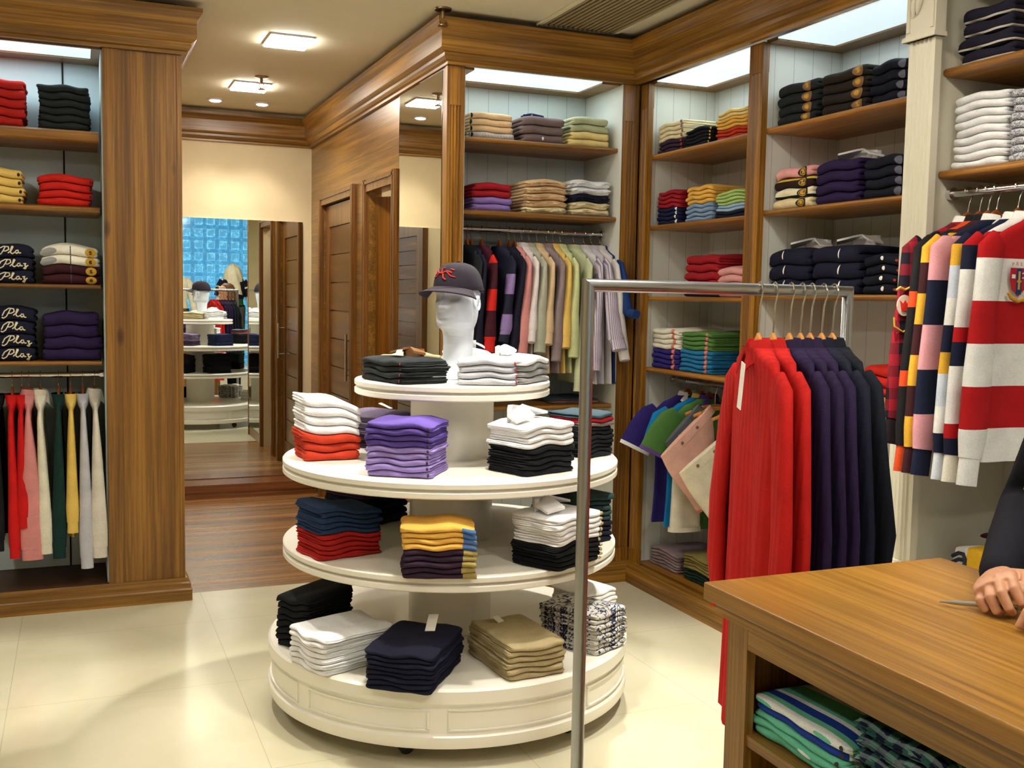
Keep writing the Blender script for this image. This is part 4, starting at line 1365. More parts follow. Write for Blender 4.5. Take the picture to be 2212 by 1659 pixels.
T(2, (637, 980), (654, 998), (784, 992), 'R', 880, [('white', 4), ('orange-red', 3)], 'trousers', T2, 111, d=0.2, bulge=0.006, slump=0.05, wav=0.006, cat='trousers')
for i, (o, f) in enumerate(T(2, (784, 1028), (930, 1036), (974, 1008), 'L', 914, [('purple', 4), ('lavender', 5)], 'polo', T2, 112, d=0.23, bulge=0.012)):
    patch(f, f.w * 0.45, 0.5, 0.004, 0.3, plain('dark_thread', (50, 36, 50), 0.8), 'chest_emblem', o)
for i, (o, f) in enumerate(T(2, (1045, 1008), (1133, 1032), (1244, 1016), 'R', 915, [('white', 4), ('black', 5)], 'polo', T2, 113, d=0.2, bulge=0.014)):
    if i == 0: collar_flat(f, -0.02, 0.02, 0.12, fab(COL['white']), o, 0.5)
on_tier(TIER[2] + 0.0006, (1266, 992), (1327, 981), 893, [('teal-grey', 1), ('crimson', 1), ('mauve-grey', 1), ('black', 7)], 'sweater', T2 + ' by the rail', 114, d=0.2)
for i, (o, f) in enumerate(at(2, -0.19, 0.34, 0.55, 0.26, 0.22, 0.125, [('grey-plum', 3), ('plum', 2)], 'polo', T2, 115)):
    if i == 0: swing_tag(f, 0.03, -0.04, 0.3, o)
at(2, 0.18, 0.37, -0.45, 0.22, 0.2, 0.12, [('ink blue', 4)], 'polo', T2, 116)

T(3, (646, 1182), (692, 1214), (828, 1194), 'R', 1110, [('denim', 5), ('red', 5)], 'trousers', T3, 121, d=0.21, bulge=0.006, slump=0.035, wav=0.005, cat='trousers')
for i, (o, f) in enumerate(T(3, (866, 1253), (1025, 1253), (1030, 1215), 'L', 1140, [('golden', 4), ('plum', 5)], 'rugby shirt', T3, 122, d=0.2, bulge=0.012)):
    patch(f, f.w * 0.43, 0.5, 0.022, 0.46, fab((70, 106, 160)) if i < 4 else fab((160, 142, 84)), 'cuff_panel', o, 'bar', 'blue cuff' if i < 4 else 'tan cuff')
for i, (o, f) in enumerate(T(3, (1100, 1206), (1206, 1239), (1300, 1208), 'R', 1112, [('white', 5), ('black', 5)], 'polo', T3, 123, d=0.21, bulge=0.014)):
    patch(f, f.w * 0.45, 0.5, 0.008, 0.4, fab(COL['khaki']), 'cuff_band', o)
    if i == 0: collar_flat(f, -0.02, 0.02, 0.12, fab(COL['white']), o, 0.5)
on_tier(TIER[3] + 0.0006, (1235, 1188), (1327, 1166), 1072, [('pine', 5), ('dark navy', 4)], 'trousers', T3 + ' by the rail', 124, cat='trousers', d=0.22)
at(3, -0.24, 0.34, 0.5, 0.25, 0.25, 0.19, [('plum', 3), ('dark navy', 4)], 'trousers', T3 + ' behind the denim', 125, cat='trousers')
at(3, 0.14, 0.40, -0.3, 0.26, 0.22, 0.2, [('black', 6)], 'trousers', T3 + ' behind the drum', 126, cat='trousers')

T(4, (592, 1392), (664, 1408), (790, 1360), 'L', 1292, [('black', 8)], 'jeans', T4, 131, d=0.27, bulge=0.004, cat='jeans')
T(4, (621, 1424), (698, 1465), (800, 1438), 'L', 1368, [('white', 7)], 'jeans', T4, 132, d=0.285, bulge=0.006, wav=0.006, cat='jeans')
for i, (o, f) in enumerate(T(4, (785, 1488), (934, 1506), (1016, 1428), 'L', 1412, [('navy', 8)], 'trousers', T4, 133, d=0.33, bulge=0.008, cat='trousers')):
    if i == 0: swing_tag(f, 0.03, 0.05, 0.1, o, 0.034, 0.055, 0.75)
for i, (o, f) in enumerate(T(4, (1012, 1396), (1097, 1476), (1226, 1454), 'R', 1392, [('khaki', 6)], 'trousers', T4, 134, d=0.33, bulge=0.006, cat='trousers')):
    if i == 0: swing_tag(f, -0.01, 0.09, 0.4, o, 0.03, 0.03, 0.5)
leaf = printed('navy_leaf_print', (206, 204, 198), (46, 52, 84), 20, 0.5)
T(4, (1170, 1372), (1288, 1421), (1357, 1388), 'R', 1318, [(('navy leaf-printed', leaf), 8)], 'shorts', T4, 135, d=0.26, bulge=0.01, cat='shorts')
wst = banded('white_violet_stripe', 0, 0.4, [(0, (232, 230, 228)), (0.60, (96, 84, 150)), (0.61, (232, 230, 228)), (0.625, (96, 84, 150)), (0.635, (232, 230, 228))])
on_tier(TIER[4] + 0.0006, (1266, 1342), (1336, 1322), 1276, [(('violet-striped white', wst), 6)], 'shorts', T4 + ' by the rail', 136, cat='shorts', d=0.2)

# ---- striped shirts on the counter shelf
st = [(0, (104, 190, 162)), (0.36, (226, 232, 234)), (0.5, (104, 190, 162)), (0.62, (30, 60, 150)), (0.82, (226, 232, 234)), (0.92, (104, 190, 162))]
mats = [banded('teal_stripe_%d' % i, 1, 0.11, st, o) for i, o in enumerate((0.30, 0.62, 0.05, 0.88, 0.15))]
names = ['teal white and blue', 'blue-edged teal', 'pale teal', 'blue and white', 'sea-green']
for i, (o, f) in enumerate(on_x(1618, 1830, 0.6605, 1.214, 1548, [((n, m), 1) for n, m in zip(names, mats)], 'striped shirt', "on the counter's shelf", 141, L=2, d=0.42, bulge=0.022)):
    patch(f, f.w * 0.42, 0.5, 0.005, 0.3, plain('dark_thread', (50, 36, 50), 0.8), 'chest_emblem', o)
chk = banded('teal_navy_check', 1, 0.03, [(0, (24, 34, 60)), (0.35, (64, 120, 116)), (0.6, (24, 34, 60)), (0.8, (150, 170, 176))], 0, 0, 0.04, [(0, (24, 34, 60)), (0.5, (70, 130, 120))])
on_x(1840, 2040, 0.6605, 1.222, 1590, [(('teal navy checked', chk), 5)], 'shirt', "on the counter's shelf", 142, L=3, d=0.42, ruffle=0.01)
# ------------------------------------------------------------------ hanging clothes
def hring(c, ax, ay, n=20, p=0.75, ex=Vector((1, 0, 0)), ey=Vector((0, 1, 0)), rip=0.0, ph=0.0, kf=5):
    r = []
    for k in range(n):
        t = 2 * PI * k / n
        a, b = math.cos(t), math.sin(t)
        u = ax * math.copysign(abs(a) ** p, a)
        v = ay * math.copysign(abs(b) ** p, b)
        v += rip * math.sin(kf * u / max(ax, 0.01) + ph)
        r.append(c + ex * u + ey * v)
    return r


def sleeve_mesh(path, rad, n=16, p=0.85):
    """path: Vectors; rad: (front-back half size, in-plane half size)"""
    R = []
    for i, c in enumerate(path):
        d = (path[min(i + 1, len(path) - 1)] - path[max(i - 1, 0)]).normalized()
        ey = Vector((0, 1, 0))
        ey = (ey - d * ey.dot(d)).normalized()
        ex = d.cross(ey).normalized()
        R.append(hring(c, rad[i][1], rad[i][0], n, p, ex, ey))
    return MB().rings(R)


def collar_mesh(z0, r, drop, gap, style):
    m = MB()
    n = 22
    R = []
    for i in range(n + 1):
        t = i / n
        a = -PI / 2 + gap + (2 * PI - 2 * gap) * t
        front = abs(2 * t - 1) ** 3
        dx, dy = math.cos(a), math.sin(a) * 0.72
        dr = drop * (0.65 + 1.1 * front)
        h = 0.020 * (1 - 0.45 * front)
        if style == 'stand':
            q = [(r, -0.012), (r * 0.96, 0.05), (r * 0.96 + 0.006, 0.05), (r + 0.008, -0.012)]
        else:
            q = [(r * 0.94, -0.012), (r * 0.94, h), (r, h + 0.004), (r * 1.08, h), (r * 1.08 + dr * 0.4, h - dr), (r * 1.08 + dr * 0.4 - 0.003, h - dr - 0.002), (r * 1.02, h - 0.008), (r, -0.012)]
        R.append([(dx * a_, dy * a_, z0 + b_) for a_, b_ in q])
    return m.rings(R)


HANGER = {}


def make_hanger(loc, rz, sw, zn, label, group, mat, hook_r=0.013):
    key = (round(sw, 3), round(zn, 3), mat.name, hook_r)
    if key in HANGER:
        s_ = HANGER[key]
        r = s_.copy()
        COLL.objects.link(r)
        for ch in s_.children:
            c = ch.copy()
            COLL.objects.link(c)
            c.parent = r
    else:
        r = empty('clothes_hanger', (0, 0, 0))
        R = []
        for i in range(19):
            u = -1 + i / 9
            R.append(hring(Vector((u * (sw - 0.05), 0, zn - 0.020 - 0.062 * abs(u) ** 1.3 + 0.046 * math.exp(-(u / 0.30) ** 2))), 0.006 + 0.011 * math.exp(-(u / 0.30) ** 2), 0.0048 + 0.0025 * math.exp(-(u / 0.30) ** 2), 10, 1.0, Vector((0, 0, 1)), Vector((0, 1, 0))))
        MB().rings(R).build('shoulder_bar', mat, r)
        m = MB()
        q = hook_r + 0.0045
        pts = [(0, 0, zn - 0.02), (0, 0, zn + 0.04), (0.006, 0, -hook_r * 2 - 0.022), (q * 0.95, 0, -hook_r - 0.010)]
        for k in range(9):
            a = -0.25 + (PI + 0.45) * k / 8
            pts.append((q * math.cos(a), 0, -hook_r + q * math.sin(a)))
        m.tube(pts, 0.0022, 6)
        m.build('hook', M_wire, r)
        HANGER[key] = r
    r.location, r.rotation_euler = loc, (0, 0, rz)
    return tag(r, label, 'clothes hanger', group)


def garment(name, label, cat, group, loc, rz, mat, L=0.70, SL=0.60, sw=0.205, zn=-0.115, hem=None, thick=0.018, mats=None, out=0.06, fwd=0.0,
            cuff=0.03, s_wide=(0.05, 0.03), s_end=(0.035, 0.022), short=False, col='shirt', col_mat=None, cuff_mat=None, crest=None, ph=0.0, ripple=0.006, hanger=None, hlabel=None, placket=None, hgroup=None, pts=None, near_out=None, tagp=False, elbow=0.0, mat_rack=False, flare=(0.0, 0.0), col_r=0.044, s_top=0.02):
    """local frame: shoulders along x, chest faces -y, hung from a rail through the origin"""
    g = empty(name, loc, rz, label, cat, group)
    sm = (mats or {}).get('sleeve', mat)
    hem = hem or sw * 1.08
    zb = zn - L
    prof = [(zn + 0.004, 0.058, 0.034), (zn - 0.012, 0.088, 0.03), (zn - 0.03, 0.135, 0.026), (zn - 0.05, sw * 0.86, 0.022), (zn - 0.07, sw * 0.97, thick), (zn - 0.10, sw, thick)]
    for i in range(1, 9):
        t = i / 8
        prof.append((zn - 0.10 - (L - 0.10) * t, sw + (hem - sw) * t - 0.012 * math.sin(PI * t), thick * (1 + 0.5 * t)))
    R = []
    for i, (z, a, b) in enumerate(prof):
        t = max(0.0, min(1.0, (zn - 0.08 - z) / (L * 0.5)))
        R.append(hring(Vector((0, 0, z)), a, b, 40, 0.8, rip=ripple * t, ph=ph, kf=6.5))
    MB().rings(R, True, False, True).build('body', mat, g, True, 50)
    for sgn in (-1, 1):
        o_ = out if (near_out is None or sgn < 0) else near_out
        if short:
            P = [Vector((sgn * (sw - 0.02), 0, zn - 0.075)), Vector((sgn * (sw + 0.012), 0, zn - 0.105)), Vector((sgn * (sw + o_ * 0.6), fwd * 0.5, zn - 0.075 - SL * 0.55)), Vector((sgn * (sw + o_), fwd, zn - 0.075 - SL))]
            rad = [(0.016, 0.05), (0.02, 0.075), (0.024, 0.085), (0.026, 0.088)]
        else:
            e = elbow
            P = [Vector((sgn * (sw - 0.02), 0, zn - 0.075)), Vector((sgn * (sw + 0.008), 0, zn - 0.10)), Vector((sgn * (sw + 0.014 + o_ * 0.25), fwd * 0.3 + e * 0.3, zn - 0.075 - SL * 0.25)), Vector((sgn * (sw + 0.01 + o_ * (0.65)), fwd * 0.6 + e, zn - 0.075 - SL * 0.55)), Vector((sgn * (sw + 0.01 + o_ * 0.85), fwd * 0.85 + e * 0.6, zn - 0.075 - SL * 0.8)), Vector((sgn * (sw + 0.01 + o_), fwd, zn - 0.075 - SL + cuff))]
            fl_ = flare[0] if sgn < 0 else flare[1]
            P[3].x += sgn * fl_
            P[2].x += sgn * fl_ * 0.55
            P[4].x += sgn * fl_ * 0.6
            w0, w1 = s_wide, s_end
            rad = [(s_top * 0.8, 0.04), (s_top, 0.052), (0.5 * (s_top + w0[0]), 0.045), (w0[0], w0[1]), (0.5 * (w0[0] + w1[0]) + 0.004, 0.5 * (w0[1] + w1[1]) + 0.004), (w1[0], w1[1])]
        sleeve_mesh(P, rad).build('sleeve', sm, g, True, 50)
        d = (P[-1] - P[-2]).normalized()
        a, b = rad[-1]
        k = 0.92 if not short else 1.02
        sleeve_mesh([P[-1] - d * 0.002, P[-1] + d * 0.004, P[-1] + d * (cuff if not short else 0.016)], [(a * k, b * k)] * 3).build('cuff', cuff_mat or sm, g, True, 50)
    if col:
        collar_mesh(zn + 0.004, col_r, {'shirt': 0.045, 'polo': 0.036, 'stand': 0.0, 'crew': 0.0}[col] or 0.01, 0.30 if col in ('shirt', 'polo') else 0.02, 'stand' if col in ('stand', 'crew') else 'fold').build('collar', col_mat or mat, g, True, 40)
    if placket:
        MB().box(-0.014, 0.014, -0.034, -0.026, zn - 0.17, zn - 0.01).build('placket', placket, g, False)
    if tagp:
        o = MB().rings([[(0.03, -0.05, zn - 0.03), (0.058, -0.05, zn - 0.036), (0.064, -0.06, zn - 0.15), (0.036, -0.06, zn - 0.145)], [(0.03, -0.0515, zn - 0.03), (0.058, -0.0515, zn - 0.036), (0.064, -0.0615, zn - 0.15), (0.036, -0.0615, zn - 0.145)]]).build('price_tag', M_tag, g, False)
        o['label'] = 'white paper price tag'
    if hanger:
        make_hanger(loc, rz, sw, zn, hlabel or ('wooden clothes hanger holding the ' + label), (hgroup or group) + ' hangers', hanger, 0.0162 if mat_rack else 0.013)
    return g


# ---- sweaters on the rolling rail
RK = [('bright red', 'first', (182, 26, 22), 1640, 1632), ('bright red', 'second', (178, 26, 22), 1672, 1682), ('deep purple', 'third', (36, 22, 56), 1707, 1738), ('deep purple', 'fourth', (35, 22, 54), 1731, 1765), ('deep purple', 'fifth', (38, 24, 58), 1752, 1790), ('dark navy', 'sixth', (22, 24, 42), 1777, 1812), ('dark navy', 'last', (18, 22, 32), 1800, 1835)]
GR = 'sweaters on the rolling rail'
for i, (cw, nth, c, hx, nx) in enumerate(RK):
    t = 0.0
    lo, hi = 0.0, RL
    for _ in range(30):
        mid = (lo + hi) / 2
        P = RA + rd * mid - Vector((0, 0, EYE))
        if 1106 + FPX * P.dot(CR) / P.dot(_F) < hx + 2: lo = mid
        else: hi = mid
    p = RA + rd * lo
    rot = -PI / 2 + math.radians(-17 + 1.5 * i)
    loc = (p.x, p.y, RZ + TR)
    nm = f'{cw} long knitted sweater hanging {nth} along the rolling rail' if nth != 'last' else f'{cw} long knitted sweater hanging last, at the rail end'
    kw = dict(L=1.0 if i < 2 else 0.92, SL=0.66, sw=0.17, zn=-0.165, hem=0.20, thick=0.014 if i > 1 else 0.02, out=0.055, fwd=-0.01, cuff=0.05, s_wide=(0.018, 0.05) if i < 2 else (0.013, 0.055 if i < 6 else 0.075), s_end=(0.018, 0.036) if i < 2 else (0.013, 0.042), elbow=0.0, near_out=0.05 if i < 2 else (0.02 if i == 6 else 0.06), flare=(0.06 if i == 0 else 0.02, 0.055 if i == 6 else 0.02), col_r=0.036, col='shirt', ph=0.8 * i, ripple=0.014 if i < 2 else 0.009, hanger=M_hangerl, hgroup=GR, mat_rack=True)
    g = garment('hanging_sweater', nm, 'sweater', GR, loc, rot, ribbed(c), tagp=(i == 0), hlabel=f'pale wooden hanger with the {nth} {cw} sweater on the rolling rail', **kw)

# ---- shirts in the broad-post cabinet (rail along x; sleeves face the shop)
GL = 'shirts hanging in the broad-post cabinet'
LS = [('black', (22, 22, 28), -6, -8, 1190, 0.03), ('bright red', (200, 26, 26), 26, 30, 1205, 0.024), ('bright red', (196, 24, 26), 47, 50, 1140, 0.026), ('salmon pink', (206, 134, 132), 62, 68, 1208, 0.05), ('cream', (222, 216, 196), 87, 98, 1195, 0.028), ('dark green', (20, 48, 46), 126, 126, 1205, 0.03), ('pale yellow', (220, 186, 96), 152, 156, 1150, 0.026), ('pale lavender grey', (186, 186, 196), 178, 186, 1226, 0.03), ('off-white', (212, 206, 192), 204, 214, 1203, 0.034)]
for i, (cw, c, hx, bx, by, wd) in enumerate(LS):
    X = py(hx, 806, 5.40).x
    Xb = py(bx, 1050, 5.21).x
    zb = py(bx, by, 5.21).z
    zn = -0.105
    zr = 1.095 + 0.013
    SL = (zr + zn - 0.075) - zb
    ordn = ['', 'nearer', '', '', '', '', '', '', ''][i]
    lab = {1: 'bright red shirt hanging next to the black one by the broad post', 2: 'bright red shirt hanging next to the salmon pink one'}.get(i, f'{cw} shirt hanging edge-on in the broad-post cabinet')
    g = garment('hanging_shirt', lab, 'shirt', GL, (X, 5.40, zr), PI / 2, fab(c), L=0.66, SL=SL, sw=0.165, zn=zn, thick=0.012, out=0.022, near_out=0.022, fwd=X - Xb, s_wide=(wd * 0.9, 0.02), s_end=(wd, 0.022), cuff=0.05, col='shirt' if i in (3, 4, 8) else None, s_top=0.012, ph=i, ripple=0.004, hanger=M_hanger, hgroup=GL, hlabel=f'brown wooden hanger holding the {cw} shirt, broad-post cabinet' if i not in (1, 2) else f'brown wooden hanger of the red shirt next to the {"black" if i == 1 else "salmon pink"} one')

# ---- shirts in the mirror-side cabinet
GB = 'shirts hanging in the mirror-side cabinet'
redchk = banded('maroon_red_check_sleeve', 2, 0.235, [(0, (64, 22, 34)), (0.55, (206, 40, 34))], 0.35)
lavchk = banded('navy_lavender_sleeve', 2, 0.20, [(0, (34, 34, 52)), (0.5, (138, 116, 168))], 0.2)
pinv = banded('lavender_pinstripe', 1, 0.010, [(0, (206, 196, 206)), (0.6, (140, 128, 158))], 0.0)
BS = [('black tartan', (26, 30, 36), None, 1009, 1008, 800, 0.02, ''), ('dark navy', (24, 24, 40), None, 1018, 1026, 790, 0.024, ''), ('maroon and red squared', (70, 24, 36), redchk, 1040, 1052, 760, 0.034, ''), ('navy and lavender striped', (30, 30, 50), lavchk, 1079, 1086, 740, 0.032, ''), ('ink navy', (26, 24, 42), None, 1100, 1104, 780, 0.026, ''), ('salmon pink', (204, 136, 134), None, 1112, 1124, 762, 0.034, ''), ('white', (216, 206, 206), None, 1128, 1140, 740, 0.022, ''), ('sage grey', (168, 168, 150), None, 1144, 1164, 762, 0.038, ''), ('sand striped', (206, 178, 140), None, 1161, 1182, 745, 0.026, ''), ('mauve taupe', (138, 122, 124), None, 1182, 1200, 780, 0.032, ''), ('golden yellow', (222, 184, 100), None, 1196, 1220, 752, 0.028, ''), ('pale lime', (200, 204, 152), None, 1211, 1236, 772, 0.034, ''), ('pale green striped', (194, 198, 160), None, 1240, 1250, 845, 0.03, ''), ('white pinstriped', (206, 202, 206), pinv, 1262, 1285, 800, 0.034, ''), ('lavender pinstriped', (196, 188, 200), pinv, 1278, 1318, 757, 0.05, ''), ('silver white', (212, 206, 204), None, 1296, 1332, 778, 0.034, ''), ('royal blue', (30, 56, 112), None, 1306, 1344, 700, 0.03, '')]
for i, (cw, c, sm, hx, bx, by, wd, _n) in enumerate(BS):
    X = py(hx, 495, 5.0).x
    Yn = 4.80 if i > 6 else 4.84
    Xb = py(bx, 700, Yn).x
    zb = py(bx, by, Yn).z
    zr = 1.845 + 0.013
    zn = -0.10
    SL = (zr + zn - 0.075) - zb
    garment('hanging_shirt', f'{cw} shirt hanging edge-on in the mirror-side cabinet', 'shirt', GB, (X, 5.0, zr), PI / 2, fab(c), L=0.64 if i < 12 else 0.70, SL=SL, sw=0.165, zn=zn, thick=0.011, out=0.022 if i < 6 else (0.045 if i < 14 else 0.10), near_out=0.012, fwd=X - Xb, s_wide=(wd * 0.75, 0.02), s_end=(wd * 0.9, 0.024), cuff=0.06, col='shirt' if i > 5 else None, s_top=0.013, ph=i * 1.3, ripple=0.004, mats={'sleeve': sm} if sm else None, hanger=M_hanger, hgroup=GB, hlabel=f'wooden hanger holding the {cw} shirt, mirror-side cabinet')

# ---- polos and shorts in the corner bay (rail along y, chests face the shop)
GC = 'clothes hanging in the corner bay'
zr = 1.085 + 0.013


def on_rail(x, y, xr, zr_):
    return px(x, y, xr).y


polos = [('violet', (46, 36, 110), 1416, 1140, 'white', COL['white'], COL['white']), ('turquoise', (20, 120, 180), 1436, 1142, 'plain', (220, 190, 110), (20, 120, 180)), ('leaf green', (76, 118, 58), 1462, 1148, 'purple', (70, 48, 120), (96, 70, 140))]
for i, (cw, c, hx, by, ccw, cc, cf) in enumerate(polos):
    Y = (4.63, 4.50, 4.43)[i]
    garment('hanging_polo', f'{cw} short-sleeved polo with {ccw} collar hanging in the corner bay', 'polo shirt', GC, (2.93, Y, zr), -0.12, fab(c), L=0.66, SL=0.185, sw=0.185, zn=-0.09, hem=0.185, thick=0.016, out=0.10 if i != 1 else 0.05, short=True, col='polo', col_mat=fab(cc), cuff_mat=fab(cf), ph=i, ripple=0.012, hanger=M_hanger, hgroup=GC, hlabel=f'dark wooden hanger holding the {cw} polo')


def shorts(label, loc, mat, tilt, W, H, leg, name='hanging_shorts', rz=0.0, buttons=True, cat='shorts', inner=None, shear=0.0):
    """a pair of shorts folded in half along the crotch, clipped at the waistband; waist runs along local x"""
    g = empty(name, loc, rz, label, cat, GC)
    g.rotation_euler = (0, tilt, rz)
    R = []
    for t in [i / 10 for i in range(11)]:
        z = -H * t
        a = W / 2 * (1 + 0.10 * math.sin(PI * min(1, t * 1.3))) * (1 - t) + leg / 2 * t
        R.append(hring(Vector((shear * t, 0, z)), a, 0.014 + 0.016 * t, 32, 0.8, rip=0.005 * t, ph=1.0, kf=4))
    MB().rings(R, True, True, False).build('leg', mat, g, True, 50)
    MB().rings([hring(Vector((0, 0, 0.002)), W / 2 * 1.01, 0.016, 32, 0.8), hring(Vector((0, 0, -0.038)), W / 2 * 1.03, 0.019, 32, 0.8)]).build('waistband', mat, g, True, 50)
    MB().rings([hring(Vector((shear * (1 - 0.022 / H), 0, -H + 0.022)), leg / 2 * 1.06, 0.034, 32, 0.8), hring(Vector((shear, 0, -H - 0.001)), leg / 2 * 1.06, 0.035, 32, 0.8)], True, False, False).build('hem', inner or mat, g, True, 50)
    if buttons:
        for x in (-0.06, 0.05):
            b = MB().lathe([(0.0, 0.004), (0.008, 0.003), (0.008, 0.0), (0.0, 0.0)], 14)
            b.build('button', plain('metal_button', (170, 150, 120), 0.4, 0.8), g, loc=(x, -0.019, -0.02), rot=(PI / 2, 0, 0))
    return g


def clip_hanger(loc, rz, label):
    r = empty('clip_hanger', loc, rz, label, 'clothes hanger', GC + ' hangers')
    MB().tube([(-0.17, 0, -0.155), (-0.08, 0, -0.125), (0, 0, -0.118), (0.08, 0, -0.125), (0.17, 0, -0.155)], [0.008, 0.010, 0.011, 0.010, 0.012], 10).build('shoulder_bar', M_hangerl, r)
    pts = [(0, 0, -0.112), (0, 0, -0.06), (0.018, 0, -0.02)] + [(0.02 * math.cos(a), 0, 0.0015 + 0.018 * math.sin(a) - 0.0165 + 0.0145) for a in [-0.3 + 0.5 * k for k in range(7)]]
    MB().tube(pts, 0.0022, 6).build('hook', M_wire, r)
    for x in (-0.12, 0.12):
        MB().box(x - 0.012, x + 0.012, -0.012, 0.012, -0.185, -0.13).build('clip', M_wire, r, False)
    return r


den = fab((92, 96, 104))
shorts('grey denim skirt hanging tilted behind the pink shorts', (2.735, 4.36, 0.90), den, -0.80, 0.26, 0.26, 0.22, 'hanging_skirt', cat='skirt', shear=-0.08)
clip_hanger((2.93, 4.375, zr), 0.0, 'clip hanger holding the grey denim skirt')
shorts('pale pink shorts hanging tilted in front of the green polo', (2.712, 4.29, 0.872), fab((226, 176, 160)), -0.73, 0.36, 0.355, 0.14, inner=fab((206, 122, 100)), shear=-0.14)
clip_hanger((2.93, 4.30, zr), 0.0, 'clip hanger holding the pale pink shorts')
shorts('cream shorts with buttons hanging beside the red sweaters', (2.70, 4.12, 0.785), fab((226, 214, 188)), -0.62, 0.30, 0.36, 0.16, shear=-0.06)
clip_hanger((2.93, 4.14, zr), 0.0, 'clip hanger holding the cream shorts')
shorts('ivory trouser legs hanging below the pink shorts', (2.78, 4.37, 0.86), fab((214, 206, 186)), 0.02, 0.14, 0.50, 0.17, 'hanging_trousers', buttons=False, cat='trousers')

# ---- rugby shirts in the white cabinet (rail along y)
GW = 'rugby shirts hanging in the white cabinet'
Wt, Nv, Rd, Pk, Bk, Or, Br, Yl = (228, 226, 222), (24, 28, 52), (172, 22, 26), (214, 150, 158), (26, 24, 26), (206, 74, 34), (58, 26, 30), (216, 164, 52)
tart = banded('red_black_tartan', 2, 0.075, [(0, (140, 24, 38)), (0.5, (24, 18, 30))], 0, 0, 0.06, [(0, (150, 26, 40)), (0.5, (20, 16, 28))])
m_or = banded('black_orange_hoop', 2, 0.26, [(0, Bk), (0.72, Or), (0.92, Bk)], 0.28)
m_yb = banded('yellow_maroon_hoop', 2, 0.20, [(0, Yl), (0.5, Br)], 0.30)
m_pn = banded('pink_navy_hoop', 2, 0.288, [(0, Pk), (0.5, Nv)], 0.10)
m_ml = banded('multi_hoop', 2, 0.34, [(0, (200, 206, 220)), (0.3, Yl), (0.5, Nv), (0.75, Wt)], 0.1)
m_nr = banded('navy_white_red_hoop', 2, 0.30, [(0, Wt), (0.55, Nv), (0.8, Rd), (0.95, Wt)], 0.5)
m_rw = banded('red_white_hoop', 2, 0.262, [(0, Rd), (0.5, Wt)], 0.955)
zr = 1.885 + 0.013
RW = [('black and red tartan', tart, 2.705, Wt, (28, 16, 24)), ('black and orange hooped', m_or, 2.655, Bk, Or), ('yellow and maroon hooped', m_yb, 2.62, Bk, Br), ('pink and navy hooped', m_pn, 2.585, Wt, Nv), ('pale multi-hooped', m_ml, 2.50, Wt, (206, 210, 220)), ('navy white and red hooped', m_nr, 2.46, Wt, (226, 220, 204)), ('red and white hooped', m_rw, 2.40, Wt, Wt), ('navy and white hooped', m_nr, 2.38, Wt, Wt)]
